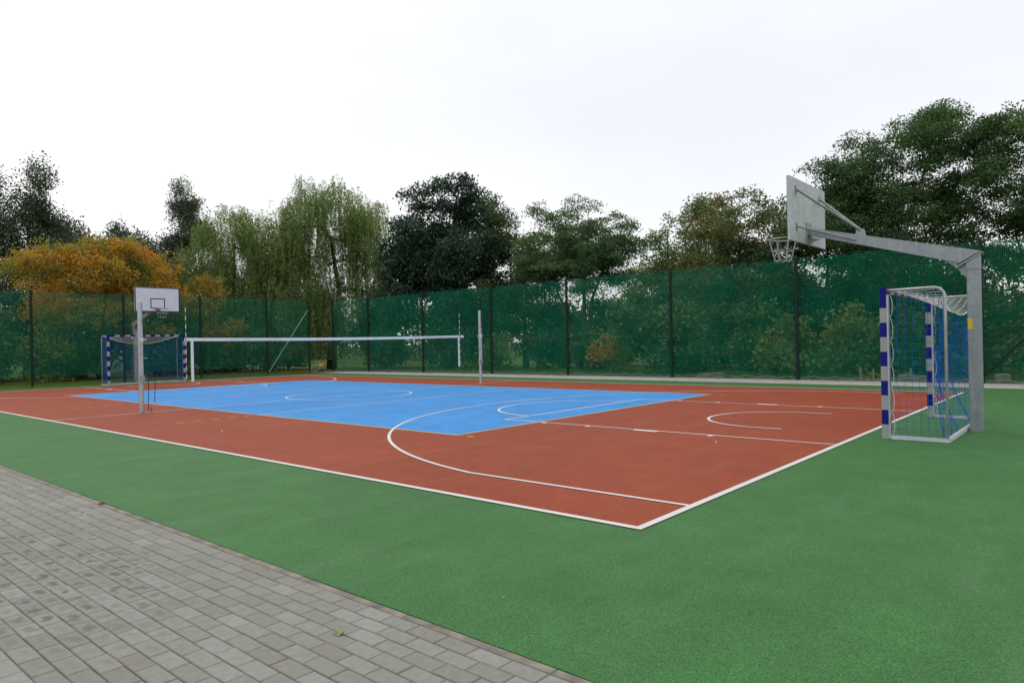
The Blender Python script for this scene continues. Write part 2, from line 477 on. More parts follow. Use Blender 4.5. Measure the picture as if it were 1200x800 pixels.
# volleyball: yellow outline, attack lines and dashes
lw = 0.05
def vb(b_):
    z = 0.0060
    b_.quad(-4.5 - lw, -4.5, MID - 9 - lw, MID + 9 + lw, z); b_.quad(4.5, 4.5 + lw, MID - 9 - lw, MID + 9 + lw, z)
    b_.quad(-4.5, 4.5, MID - 9 - lw, MID - 9, z); b_.quad(-4.5, 4.5, MID + 9, MID + 9 + lw, z)
line('volleyball_line', M['yellow_line'], vb)
for s in (-1, 1):
    def at(b_, s=s): b_.quad(-4.5, 4.5, MID + s * 3 - 0.025, MID + s * 3 + 0.025, 0.0060)
    line('attack_line', M['yellow_line'], at)
    for sx in (-1, 1):
        for k in range(5):
            x = 4.75 + k * 0.35 - 0.05
            def da(b_, x=x, sx=sx, s=s):
                a, c = sorted((sx * x, sx * (x + 0.15))); b_.quad(a, c, MID + s * 3 - 0.025, MID + s * 3 + 0.025, 0.0052)
            line('attack_dash', M['yellow_line'], da)
        def sv(b_, s=s, sx=sx):
            a, c = sorted((sx * 4.5, sx * 4.55)); y0, y1 = sorted((MID + s * 9.25, MID + s * 9.4)); b_.quad(a, c, y0, y1, 0.0052)
        line('service_mark', M['yellow_line'], sv)
# basketball: boundary, centre line and circle, lanes, arcs
BW = 0.068
def bd(b_):
    z = 0.0082
    b_.quad(-W, -W + BW, 0, L, z); b_.quad(W - BW, W, 0, L, z)
    b_.quad(-W + BW, W - BW, 0, BW, z); b_.quad(-W + BW, W - BW, L - BW, L, z)
line('boundary_line', M['white_line'], bd)
line('centre_line', M['pink_line'], lambda b_: b_.quad(-W + BW, W - BW, MID - 0.025, MID + 0.025, 0.0074))
line('centre_circle', M['white_line'], lambda b_: b_.arc(0, MID, 1.75, 1.80, 0, 2 * math.pi, 0.0078, 72))
LANE, FT, T3, RAD, CY = 2.475, 5.86, 6.69, 6.78, 1.6
for e in (0, 1):
    fy = (lambda y: y) if e == 0 else (lambda y: L - y)
    def q(b_, x0, x1, y0, y1, z):
        a, c = sorted((fy(y0), fy(y1))); b_.quad(x0, x1, a, c, z)
    for sx in (-1, 1):
        def ll(b_, sx=sx):
            x0, x1 = sorted((sx * (LANE - 0.025), sx * (LANE + 0.025))); q(b_, x0, x1, BW, FT, 0.0074)
        line('lane_line', M['pink_line'], ll)
        for y0, y1 in ((1.75, 1.83), (2.66, 3.08), (3.93, 4.01), (4.86, 4.94)):
            def tk(b_, sx=sx, y0=y0, y1=y1):
                x0, x1 = sorted((sx * (LANE + 0.025), sx * (LANE + 0.115))); q(b_, x0, x1, y0, y1, 0.0074)
            line('lane_mark', M['white_line'], tk)
    line('free_throw_line', M['white_line'], lambda b_: q(b_, -LANE - 0.025, LANE + 0.025, FT, FT + 0.05, 0.0067))
    a0, a1 = (0, math.pi) if e == 0 else (math.pi, 2 * math.pi)
    line('free_throw_arc', M['white_line'], lambda b_: b_.arc(0, fy(FT + 0.025), 1.75, 1.80, a0, a1, 0.0078))
    def nc(b_):
        b_.arc(0, fy(1.6), 1.25, 1.30, a0, a1, 0.0078)
        for sx in (-1, 1):
            x0, x1 = sorted((sx * 1.25, sx * 1.30)); q(b_, x0, x1, 1.2, 1.6, 0.0078)
    line('charge_arc', M['white_line'], nc)
    al = math.acos(T3 / RAD); yt = CY + RAD * math.sin(al)
    def tp(b_):
        z = 0.0088
        if e == 0: b_.arc(0, CY, RAD - 0.05, RAD, al, math.pi - al, z, 80)
        else: b_.arc(0, L - CY, RAD - 0.05, RAD, math.pi + al, 2 * math.pi - al, z, 80)
        for sx in (-1, 1):
            x0, x1 = sorted((sx * (T3 - 0.05), sx * T3)); q(b_, x0, x1, BW, yt, z)
    line('three_point_line', M['white_line'], tp)

# light footpath along the far side, in slabs
mb = MB(); mb.box(X1 + 0.003, 10.94, -14, 30.6, -0.07, 0.006)
FOOT = tag(mb.build('footpath', M['joint']), kind='structure')
slab = MB(); slab.bbox(-0.85, 0.85, -0.495, 0.495, -0.03, 0.022, 0.006)
slab_me = slab.mesh('slab', M['footpath'])
for i in range(44):
    o = link('slab', slab_me, FOOT); o.location = (X1 + 0.003 + 0.858, -13.45 + i, rg.uniform(-0.002, 0.002))

# paved yard beside the court
PX = -9.795
mb = MB(); mb.box(-20, X0 - 0.002, -14, 30, -0.07, -0.006)
YARD = tag(mb.build('pavement', M['joint']), kind='structure')
edge = MB(); edge.bbox(-0.0265, 0.0265, -0.497, 0.497, -0.06, -0.001, 0.004)
edge_me = edge.mesh('edging_stone', M['kerb'])
for i in range(44):
    o = link('edging_stone', edge_me, YARD); o.location = (X0 - 0.0295, -13.35 + i, rg.uniform(-0.002, 0.0015)); o.rotation_euler = (0, 0, rg.uniform(-0.002, 0.002))
PW, PL = 0.1045, 0.2095
def paver_geo(w=0.0992, l=0.2045, b=0.0045, h=0.05):
    hw, hl = w / 2, l / 2
    vs = [(-hw, -hl, -h), (hw, -hl, -h), (hw, hl, -h), (-hw, hl, -h), (-hw, -hl, -b), (hw, -hl, -b), (hw, hl, -b), (-hw, hl, -b),
          (-hw + b, -hl + b, 0), (hw - b, -hl + b, 0), (hw - b, hl - b, 0), (-hw + b, hl - b, 0)]
    fs = [(8, 9, 10, 11)]
    for i in range(4):
        j = (i + 1) % 4
        fs.append((i, j, 4 + j, 4 + i)); fs.append((4 + i, 4 + j, 8 + j, 8 + i))
    return vs, fs
pvs, pfs = paver_geo()
pmb = MB(); pmb.add(pvs, pfs); paver_me = pmb.mesh('paver', M['paver'])
cands = []
cx, cy = -12.172, -2.73
for r_ in range(46):
    x = PX - PW / 2 - r_ * PW
    off = (r_ % 2) * PL / 2
    for k in range(-40, 90):
        y = 0.305 + off + k * PL
        if y < -8 or y > 26: continue
        dx, dy = x - cx, y - cy
        dep = dx * math.sin(YAW) + dy * math.cos(YAW); lat = dx * math.cos(YAW) - dy * math.sin(YAW)
        vis = dep > 0.5 and abs(lat / dep) < 0.80 and 1.446 / dep < 0.56
        cands.append((0 if vis else 1, dep if vis else abs(dx) + abs(dy), x, y))
cands.sort()
verts_r, tint_r = [], []
pv = np.array(pvs)
nr = np.random.default_rng(5)
for i, (nv, d, x, y) in enumerate(cands):
    jz, rx, ry, rz = rg.uniform(-0.0016, 0.0012), rg.gauss(0, 0.006), rg.gauss(0, 0.004), rg.gauss(0, 0.006)
    if i < 300:
        o = link('paver', paver_me, YARD)
        o.location = (x + rg.gauss(0, 0.0006), y + rg.gauss(0, 0.0008), jz); o.rotation_euler = (rx * 0.5, ry, rz)
    else:
        verts_r.append(pv + np.array((x, y, jz))); tint_r.append(rg.random())
nr_ = len(verts_r)
fa = np.array([list(f) for f in pfs]); allf = (fa[None] + (np.arange(nr_) * 12)[:, None, None]).reshape(-1, 4)
rest = link('paver_field', np_mesh('paver_field', np.concatenate(verts_r), 4, M['paver_rest'], np.repeat(tint_r, len(pfs)), allf), YARD)
rest['kind'] = 'stuff'

# ------------------------------------------------------------------ ball-stop fences
def cords(lines, r):
    """lines: array (n, k, 3) of cord centre lines -> triangular cords; returns verts, quad faces"""
    n, k, _ = lines.shape
    t = np.empty_like(lines); t[:, 1:-1] = lines[:, 2:] - lines[:, :-2]; t[:, 0] = lines[:, 1] - lines[:, 0]; t[:, -1] = lines[:, -1] - lines[:, -2]
    t /= np.linalg.norm(t, axis=2, keepdims=True) + 1e-9
    a = np.where(np.abs(t[..., 2:3]) < 0.7, np.array((0, 0, 1.0)), np.array((0.62, 0.78, 0.0)))
    u = np.cross(t, a); u /= np.linalg.norm(u, axis=2, keepdims=True) + 1e-9
    w = np.cross(t, u)
    vs = np.stack([lines + r * (math.cos(q) * u + math.sin(q) * w) for q in (0.0, 2.094, 4.189)], axis=2)   # n,k,3,3
    base = (np.arange(n)[:, None, None] * k + np.arange(k - 1)[None, :, None]) * 3
    q = np.arange(3)[None, None, :]; q1 = (q + 1) % 3
    f = np.stack([base + q, base + q1, base + 3 + q1, base + 3 + q], axis=-1).reshape(-1, 4)
    return vs.reshape(-1, 3), f

def join(parts):
    vs, fs, o = [], [], 0
    for v, f in parts: vs.append(v); fs.append(f + o); o += len(v)
    return np.concatenate(vs), np.concatenate(fs)

def net_panel(width, z0, z1, pitch, r, seed, hook=0.36):
    """knotted net hung between two posts, in the plane x = 0..width, sagging between its hooks"""
    g = np.random.default_rng(seed)
    ph = g.uniform(0, 6.28, 6); n_h = max(2, round(width / hook)); dip = g.uniform(0.045, 0.105, n_h + 2)
    def place(u, z):
        fz = (z - z0) / (z1 - z0)
        h = u / width * n_h; k = np.clip(np.floor(h).astype(int), 0, n_h); fr = h - np.floor(h)
        top = dip[k] * (1 - (2 * fr - 1) ** 2) * np.clip((fz - 0.80) / 0.2, 0, 1) ** 1.5
        bot = 0.035 * np.sin(u * 9 + ph[0]) * np.clip(0.12 - fz, 0, 1) * 6
        zz = z - top + bot + 0.010 * np.sin(u * 2.1 + ph[1] + z * 1.3)
        xx = u + 0.012 * np.sin(z * 2.3 + ph[2] + u * 0.7) + 0.008 * np.sin(z * 5.1 + u * 1.9 + ph[3])
        yy = 0.035 * np.sin(u * 1.4 + ph[4]) * np.sin(z * 0.8 + ph[5]) + 0.012 * np.sin(u * 6 + z * 4)
        return np.stack([xx, yy, zz], -1)
    nu, nz_ = int(round(width / pitch)), int(round((z1 - z0) / pitch))
    us, zs = np.linspace(0.02, width - 0.02, nu + 1), np.linspace(z0, z1, nz_ + 1)
    V = place(*np.meshgrid(us, np.linspace(z0, z1, 14), indexing='ij'))
    Hn = place(*[a.T for a in np.meshgrid(np.linspace(0.02, width - 0.02, int(width / 0.125) + 1), zs, indexing='ij')])
    knots = join([cords(V, r), cords(Hn, r)])
    hem_t = cords(place(np.linspace(0.02, width - 0.02, int(width / 0.04))[None], np.full((1, int(width / 0.04)), z1 + 0.004)), r * 2.0)
    hem_b = cords(place(np.linspace(0.02, width - 0.02, int(width / 0.06))[None], np.full((1, int(width / 0.06)), z0 - 0.004)), 0.012)
    return knots, hem_t, hem_b

def fence(name, label, origin, along, posts, bays, group, zb, front, hem, height=4.02, braces=()):
    """along = unit axis in the ground; posts / bays are distances along it"""
    rz = math.atan2(along[1], along[0])
    F = tag(empty(name, origin, rz), label, 'fence', group)
    pm = MB(); pm.tube([(0, 0, -0.3), (0, 0, height)], 0.055, 12); pm.tube([(0, 0, height), (0, 0, height + 0.03)], [0.058, 0.02], 12)
    pme = pm.mesh('post', M['post_green'])
    for s in posts:
        o = link('post', pme, F); o.location = (s, 0.075 * front, 0)
    for i, (a, b_) in enumerate(bays):
        kn, ht, hb = net_panel(b_ - a, zb, height - 0.05, 0.046, 0.0050, i * 7 + len(name) + int(origin[0]))
        o = link('net', np_mesh('net', kn[0], 4, M['net_green'], None, kn[1]), F); o.location = (a, 0, 0); o['kind'] = 'stuff'
        h = link('hem_rope', np_mesh('hem_rope', ht[0], 4, M['net_green'], None, ht[1]), o)
        h2 = link('bottom_hem', np_mesh('bottom_hem', hb[0], 4, M[hem], None, hb[1]), o)
    lo, hi = posts[0], posts[-1]
    for z in (0.42, 1.5, height - 0.04):
        wm = MB(); wm.tube([(lo, 0.015, z), (hi, 0.015, z)], 0.006, 5); wm.build('tension_wire', M['wire'], F)
    for (s0, z0, s1, z1, mat) in braces:
        bm = MB(); bm.tube([(s0, 0.09 * front, z0), (s1, 0.09 * front, z1)], 0.028, 8); bm.build('brace', mat, F)
    return F

pa = [-9.0, -4.5, 0.05, 5.07, 9.60, 14.34, 18.62, 23.24, 27.62, 30.84]
FA = fence('ball_stop_fence', 'long green ball stop net on dark posts along the light footpath', (11.1, 0, 0), (0, 1),
           pa, list(zip(pa[:-1], pa[1:])), 'ball stop fences around the court', 0.10, 1, 'hem',
           braces=[(30.8, 3.55, 29.0, 1.75, M['wire']), (0.1, 0.15, -2.6, 3.1, M['post_green'])])
pbx = [-10.5, -7.0, -3.43, 0.13, 3.64, 7.19, 9.73]
FB = fence('ball_stop_fence', 'green ball stop net standing in grass behind the goal with the white backboard', (0, 31.3, 0), (1, 0),
           pbx, list(zip(pbx[:-1], pbx[1:])), 'ball stop fences around the court', 0.42, -1, 'wire',
           braces=[(9.66, 3.45, 7.24, 0.1, M['hem'])])

# ------------------------------------------------------------------ handball goals
def net_sheet(fn, nu, nv, r, mu=10, mv=10):
    """cord net over a surface fn(u, v) -> (x, y, z) with u, v in 0..1"""
    U, Vv = np.meshgrid(np.linspace(0, 1, nu + 1), np.linspace(0, 1, mv + 1), indexing='ij')
    A = fn(U, Vv)
    U2, V2 = np.meshgrid(np.linspace(0, 1, mu + 1), np.linspace(0, 1, nv + 1), indexing='ij')
    B = np.swapaxes(fn(U2, V2), 0, 1)
    return join([cords(A, r), cords(np.ascontiguousarray(B), r)])

def make_goal():
    G = empty('handball_goal')
    # local frame: posts at x = +-1.54, mouth towards +y, depth towards -y
    D, H, P = 0.73, 2.0, 0.042
    for sx in (-1, 1):
        pm = MB(); x = sx * 1.54
        n = 10; h = H / n
        for k in range(n):
            top = 2.08 if k == n - 1 else (k + 1) * h
            pm.box(x - P, x + P, -P, P, k * h, top, 0 if k % 2 else 1)
        pm.box(x - P * 0.9, x + P * 0.9, -P - 0.022, -P, 0.01, 1.98, 2)      # profile rail at the back of the post
        pm.build('post', [M['blue_paint'], M['grey_paint'], M['alu']], G)
        sm = MB()
        c = 0.13
        path = [(x, -P, 2.04), (x, -D + c, 2.05)]
        for i in range(1, 7):
            a = math.pi / 2 * i / 6
            path.append((x, -D + c - c * math.sin(a), 2.05 - c + c * math.cos(a)))
        path += [(x, -D, 0.03)]
        sm.tube(path, 0.0185, 10)
        sm.build('side_tube', M['tube_grey'], G, True)
        b_ = MB(); b_.bar((x, -P, 0.025), (x, -D - 0.02, 0.025), 0.045, 0.05); b_.build('base_bar', M['white_metal'], G)
    cm = MB()
    ns = 15; wseg = (3.08 - 2 * P) / ns
    for k in range(ns):
        x0 = -1.54 + P + k * wseg
        cm.box(x0, x0 + wseg, -P, P, 2.0, 2.08, 1 if k % 2 else 0)
    cm.build('crossbar', [M['blue_paint'], M['grey_paint']], G)
    rb = MB(); rb.bar((-1.54, -D, 0.025), (1.54, -D, 0.025), 0.05, 0.05); rb.build('rear_bar', M['white_metal'], G)
    # nets
    sag = lambda u: 4 * u * (1 - u)
    def back(u, v):
        x = -1.52 + 3.04 * u
        z = 0.05 + v * (1.92 - 0.34 * sag(u))
        y = -D + 0.05 + 0.20 * np.sin(v * math.pi) * sag(u) ** 0.5 + 0.03 * np.sin(u * 17 + v * 5)
        return np.stack([x + 0.015 * np.sin(v * 11), y, z], -1)
    kn = net_sheet(back, 32, 30, 0.0024, 32, 30)
    o = link('back_net', np_mesh('back_net', kn[0], 4, M['net_blue'], None, kn[1]), G); o['kind'] = 'stuff'
    for sx in (-1, 1):
        def side(u, v, sx=sx):
            y = -0.07 - (D - 0.11) * u; z = 0.05 + v * 1.96 - 0.03 * np.sin(u * math.pi) * v
            x = sx * (1.53 + 0.0 * u) + 0.02 * np.sin(v * 7 + u * 3)
            return np.stack([x, y + 0.006 * np.sin(v * 21), z], -1)
        kn = net_sheet(side, 7, 20, 0.0026, 8, 20)
        o = link('side_net', np_mesh('side_net', kn[0], 4, M['net_blue'], None, kn[1]), G); o['kind'] = 'stuff'
        # white lacing that loops down the inside of the post
        lm = MB(); pts = []
        for i in range(61):
            z = 0.04 + i * 1.95 / 60; f = abs(math.sin(i * math.pi / 10))
            pts.append((sx * 1.52, -P - 0.03 - 0.032 * f ** 0.6, z))
        lm.tube(pts, 0.0045, 5); lm.build('lacing', M['net_white'], G)
    def topn(u, v):
        x = -1.50 + 3.0 * u
        y = -0.03 - v * (D - 0.08)
        z = 2.04 - 0.34 * sag(u) * v ** 1.2 - 0.10 * v * (1 - v)
        return np.stack([x, y, z], -1)
    kn = net_sheet(topn, 30, 7, 0.0040, 30, 8)
    o = link('top_net', np_mesh('top_net', kn[0], 4, M['net_white'], None, kn[1]), G); o['kind'] = 'stuff'
    tm = MB(); tm.tube([tuple(topn(np.array(u / 40), np.array(1.0))) for u in range(41)], 0.009, 6); tm.build('edge_rope', M['net_white'], G)
    # surplus blue net gathered into ropes behind the corner
    for sx in (-1, 1):
        gm = MB()
        for j in range(1):
            pts = [(sx * (1.50 - 0.05 * j - 0.35 * t ** 2 * (0.6 + 0.2 * j)), -D + 0.06 + 0.07 * math.sin(t * 5 + j), 1.95 - 1.9 * t) for t in [q_ / 14 for q_ in range(15)]]
            gm.tube(pts, 0.0042, 5)
        gm.build('gathered_net', M['net_blue'], G)
    return G

g0 = make_goal()
tag(g0, 'blue and grey striped handball goal beside the galvanised basketball pole and its yellow sticker', 'goal', 'handball goals')
g0.location = (0, -0.33, 0.004)
g1 = copy_tree(g0)
tag(g1, 'blue and grey striped handball goal in front of the fence, below the white backboard', 'goal', 'handball goals')
g1.location = (0.06, L + 0.25, 0.0); g1.rotation_euler = (0, 0, math.pi)

# ------------------------------------------------------------------ basketball stands
def make_basket():
    B = empty('basketball_stand')
    # local: pole base at the origin, court towards +y; board face at y = FY
    FY, HW = 2.36, 0.9
    pm = MB()
    s = 0.083
    pm.bbox(-s, s, -s, s, -0.05, 2.37, 0.010)
    pm.build('pole', M['galv'], B)
    # mitred head of the pole, flange plates and gusset
    hm = MB()
    hm.prism([(-0.080, -0.082, 2.37), (-0.080, 0.082, 2.37), (-0.080, 0.082, 2.475), (-0.080, -0.082, 2.580)], (0.17, 0, 0))
    hm.build('pole_head', M['galv'], B)
    fl = MB()
    fl.bar((0, -0.115, 2.612), (0, 0.215, 2.402), 0.20, 0.020, upv=(0, 0.54, 0.84))
    fl.build('flange', M['galv'], B)
    gs = MB(); gs.prism([(-0.008, 0.082, 2.47), (-0.008, 0.082, 2.24), (-0.008, 0.20, 2.39)], (0.016, 0, 0))
    gs.prism([(-0.009, 0.215, 2.415), (-0.009, 0.40, 2.56), (-0.009, 0.17, 2.52)], (0.018, 0, 0))
    gs.build('gusset', M['galv'], B)
    # arm: tapered box from the flange up to the board
    am = MB()
    A0, A1 = Vector((0, -0.02, 2.635)), Vector((0, FY - 0.06, 3.19))
    am.prism([(-0.07, -0.10, 2.63), (-0.07, 0.165, 2.475), (-0.07, FY - 0.05, 3.135), (-0.07, FY - 0.05, 3.255)], (0.15, 0, 0))
    am.build('arm', M['galv'], B)
    bp = MB(); bp.bbox(-0.13, 0.13, FY - 0.052, FY - 0.036, 3.00, 3.34, 0.003)
    bp.prism([(-0.006, FY - 0.05, 3.10), (-0.006, FY - 0.05, 3.00), (-0.006, FY - 0.22, 3.05)], (0.012, 0, 0))
    bp.build('board_bracket', M['galv'], B)
    # backboard with its white face, black frame and target box
    z0, z1 = 2.98, 4.01
    bm = MB(); bm.bbox(-HW, HW, FY - 0.034, FY, z0, z1, 0.003)
    bb = bm.build('backboard', M['galv_board'], B)
    fm = MB(); fm.box(-HW + 0.004, HW - 0.004, FY + 0.0005, FY + 0.004, z0 + 0.004, z1 - 0.004); fm.build('face', M['board_white'], bb)
    ln = MB(); t = 0.045; y0, y1 = FY + 0.0045, FY + 0.0075
    a, c = z0 + 0.004, z1 - 0.004; h = HW - 0.004
    ln.box(-h, h, y0, y1, c - t, c); ln.box(-h, h, y0, y1, a, a + t); ln.box(-h, -h + t, y0, y1, a + t, c - t); ln.box(h - t, h, y0, y1, a + t, c - t)
    ln.build('border_line', M['board_black'], bb)
    tl = MB(); bx, b0, b1 = 0.29, 3.13, 3.55; t = 0.04
    tl.box(-bx, bx, y0, y1, b1 - t, b1); tl.box(-bx, bx, y0, y1, b0, b0 + t); tl.box(-bx, -bx + t, y0, y1, b0 + t, b1 - t); tl.box(bx - t, bx, y0, y1, b0 + t, b1 - t)
    tl.build('target_box', M['board_black'], bb)
    # struts
    JA = Vector((0, 1.42, 3.07))
    for sx in (-1, 1):
        st = MB(); st.tube([(sx * 0.60, FY - 0.05, 3.82), (sx * 0.045, 1.52, 3.13)], 0.021, 8); st.build('upper_strut', M['galv'], B)
        st = MB(); st.tube([(sx * 0.60, FY - 0.05, 3.22), (sx * 0.080, 1.58, 2.97)], 0.017, 8); st.build('lower_strut', M['galv'], B)
        for z in (3.82, 3.22):
            pl = MB(); pl.bbox(sx * 0.60 - 0.025, sx * 0.60 + 0.025, FY - 0.05, FY - 0.035, z - 0.07, z + 0.07, 0.003); pl.build('strut_plate', M['galv'], B)
    sd = MB(); sd.prism([(-0.045, 1.44, 2.97), (-0.045, 1.60, 3.01), (-0.045, 1.57, 3.15), (-0.045, 1.47, 3.14)], (0.09, 0, 0)); sd.build('strut_saddle', M['galv'], B)
    # ring with a rigid cage net
    RC, RZ, RR = FY + 0.40, 3.12, 0.235
    rm = MB(); rm.tube([(RR * math.cos(a), RC + RR * math.sin(a), RZ) for a in [2 * math.pi * k / 32 for k in range(32)]], 0.011, 8, closed=True)
    rm.bar((-0.07, FY + 0.01, RZ - 0.01), (-0.05, RC - RR, RZ), 0.02, 0.04); rm.bar((0.07, FY + 0.01, RZ - 0.01), (0.05, RC - RR, RZ), 0.02, 0.04)
    rm.bbox(-0.1, 0.1, FY + 0.008, FY + 0.02, RZ - 0.09, RZ + 0.03, 0.003)
    ring = rm.build('ring', M['rim_grey'], B, True)
    nm = MB()
    for k in range(8):
        a = 2 * math.pi * k / 8
        cs, sn = math.cos(a), math.sin(a)
        nm.tube([(RR * cs, RC + RR * sn, RZ - 0.005), (0.185 * cs, RC + 0.185 * sn, RZ - 0.20), (0.14 * cs, RC + 0.14 * sn, RZ - 0.37)], 0.0068, 6)
    nm.tube([(0.185 * math.cos(a), RC + 0.185 * math.sin(a), RZ - 0.20) for a in [2 * math.pi * k / 24 for k in range(24)]], 0.0068, 6, closed=True)
    nm.tube([(0.14 * math.cos(a), RC + 0.14 * math.sin(a), RZ - 0.385 + 0.02 * abs(math.cos(4 * a))) for a in [2 * math.pi * k / 48 for k in range(48)]], 0.0062, 6, closed=True)
    nm.build('cage_net', M['rim_grey'], ring)
    # yellow sticker, on the side facing the yard
    sk = MB(); sk.box(-s - 0.002, -s - 0.0005, 0.018, 0.076, 1.49, 1.65); sk.build('sticker', M['sticker'], B)
    return B

b0_ = make_basket()
tag(b0_, 'galvanised basketball stand seen from behind, its long arm reaching over the handball goal', 'basketball hoop', 'basketball stands')
b0_.location = (0.0, -1.19, 0.0)
b1_ = copy_tree(b0_)
tag(b1_, 'basketball stand with white face of the backboard, black frame and target box showing', 'basketball hoop', 'basketball stands')
b1_.location = (-0.04, L + 1.26, 0.0); b1_.rotation_euler = (0, 0, math.pi)

# ------------------------------------------------------------------ volleyball posts and net
def vb_post(loc, label, straps):
    V = tag(empty('volleyball_post', loc), label, 'post', 'volleyball posts')
    s = 1 if loc[0] < 0 else -1       # net lies towards +x or -x
    pm = MB(); pm.tube([(0, 0, -0.2), (0, 0, 2.54)], 0.052, 14); pm.tube([(0, 0, 2.54), (0, 0, 2.57)], [0.054, 0.046], 14); pm.build('pole', M['alu'], V, False)
    rl = MB(); rl.bbox(-0.02, 0.02, -0.085, -0.05, 0.72, 1.95, 0.004); rl.build('slide_rail', M['alu'], V)
    wn_ = MB(); wn_.bbox(-0.045, 0.045, -0.10, 0.06, 0.70, 0.86, 0.006); wn_.tube([(s * 0.045, -0.03, 0.78), (s * 0.11, -0.03, 0.78)], 0.012, 6); wn_.build('winch', M['galv'], V)
    hk = MB(); hk.bbox(-0.035, 0.035, -0.09, 0.055, 1.62, 1.72, 0.006); hk.tube([(s * 0.03, 0, 1.67), (s * 0.13, 0, 1.675)], 0.014, 6); hk.build('net_hook', M['white_metal'], V)
    k2 = MB(); k2.tube([(s * 0.04, -0.03, 1.25), (s * 0.13, -0.03, 1.25)], 0.012, 6); k2.build('knob', M['galv'], V)
    if straps:
        for q_, (dx, top, bot) in enumerate(((0.15, 0.72, 0.05), (0.30, 0.74, 0.22))):
            sm = MB(); pts = [(dx * s + 0.01 * math.sin(t * 4 + q_), 0.02 * math.sin(t * 3), top + (bot - top) * t) for t in [i / 12 for i in range(13)]]
            if q_ == 0: pts += [(dx * s + 0.08, 0.0, 0.02), (dx * s + 0.05, 0.03, 0.12)]
            sm.tube(pts, 0.008, 5); sm.build('strap', M['black'], V)
    return V
vb_post((-5.74, 14.06, 0), 'grey volleyball post with black straps hanging from it', True)
vb_post((5.56, 14.12, 0), 'grey volleyball post in front of the long green net, without hanging straps', False)
NX0, NX1, NZ0, NZ1 = -4.68, 4.55, 0.73, 1.70
NET = tag(empty('volleyball_net', (0, 14.1, 0)), 'low volleyball net with a white top band stretched over the blue field', 'net')
sagz = lambda x: -0.03 * (1 - ((x - (NX0 + NX1) / 2) / 4.615) ** 2)
def vnet(u, v):
    x = NX0 + (NX1 - NX0) * u
    z = NZ0 + (NZ1 - 0.05 - NZ0) * v + sagz(x)
    return np.stack([x, 0.015 * np.sin(u * 9 + v * 3), z], -1)
kn = net_sheet(vnet, 92, 10, 0.0018, 92, 10)
o = link('mesh', np_mesh('mesh', kn[0], 4, M['black'], None, kn[1]), NET); o['kind'] = 'stuff'
tm = MB(); prev = None
for i in range(41):
    x = NX0 - 0.05 + (NX1 - NX0 + 0.22) * i / 40; z = NZ1 + sagz(min(max(x, NX0), NX1))
    row = [(x, -0.011, z - 0.07), (x, -0.013, z - 0.002), (x, 0.0, z + 0.004), (x, 0.013, z - 0.002), (x, 0.011, z - 0.07)]
    if prev: tm.add(prev + row, [(0, 1, 6, 5), (1, 2, 7, 6), (2, 3, 8, 7), (3, 4, 9, 8)])
    prev = row
tm.build('top_band', M['white_tape'], NET)
for x in (NX0 + 0.13, NX1 - 0.06):
    sb = MB(); sb.box(x - 0.03, x + 0.03, -0.012, 0.012, NZ0 - 0.08, NZ1 - 0.07); sb.build('side_band', M['white_tape'], NET)
br = MB(); br.tube([(NX0 + (NX1 - NX0) * i / 30, 0, NZ0 + sagz(NX0 + (NX1 - NX0) * i / 30)) for i in range(31)], 0.008, 6); br.build('bottom_rope', M['black'], NET)
for (xa, xb, za, zb_) in ((-5.60, NX0, 1.675, 1.67), (NX1, 5.42, 1.67, 1.675), (-5.60, NX0, 0.74, 0.75), (NX1, 5.50, 0.75, 0.80)):
    rp = MB(); rp.tube([(xa, 0, za), ((xa + xb) / 2, 0, (za + zb_) / 2 - 0.015), (xb, 0, zb_)], 0.004, 5); rp.build('rope', M['black'], NET)
for x in (NX0 - 0.02, NX1 - 0.03):
    an = MB()
    for k in range(18): an.tube([(x, -0.018, NZ0 + k * 0.1), (x, -0.018, NZ0 + (k + 1) * 0.1)], 0.008, 6, mi=k % 2)
    an.build('antenna', [M['white_tape'], M['antenna_red']], NET)

# ------------------------------------------------------------------ trees
def rand_unit(g, n):
    v = g.normal(size=(n, 3)); return v / (np.linalg.norm(v, axis=1, keepdims=True) + 1e-9)

def leaf_quads(c, g, ln, wd, upb=0.5, dirs=None):
    """diamond leaves at c (N,3)"""
    n = len(c)
    nn = rand_unit(g, n) + np.array((0, 0, upb)); nn /= np.linalg.norm(nn, axis=1, keepdims=True)
    d = rand_unit(g, n) if dirs is None else dirs + 0.5 * rand_unit(g, n)
    u = d - nn * np.sum(d * nn, 1, keepdims=True); u /= np.linalg.norm(u, axis=1, keepdims=True) + 1e-9
    w = np.cross(nn, u)
    s = g.uniform(0.7, 1.3, (n, 1))
    a, b_ = u * ln * s, w * wd * s
    return np.stack([c - a, c + b_ - a * 0.1, c + a, c - b_ - a * 0.1], 1).reshape(-1, 3)

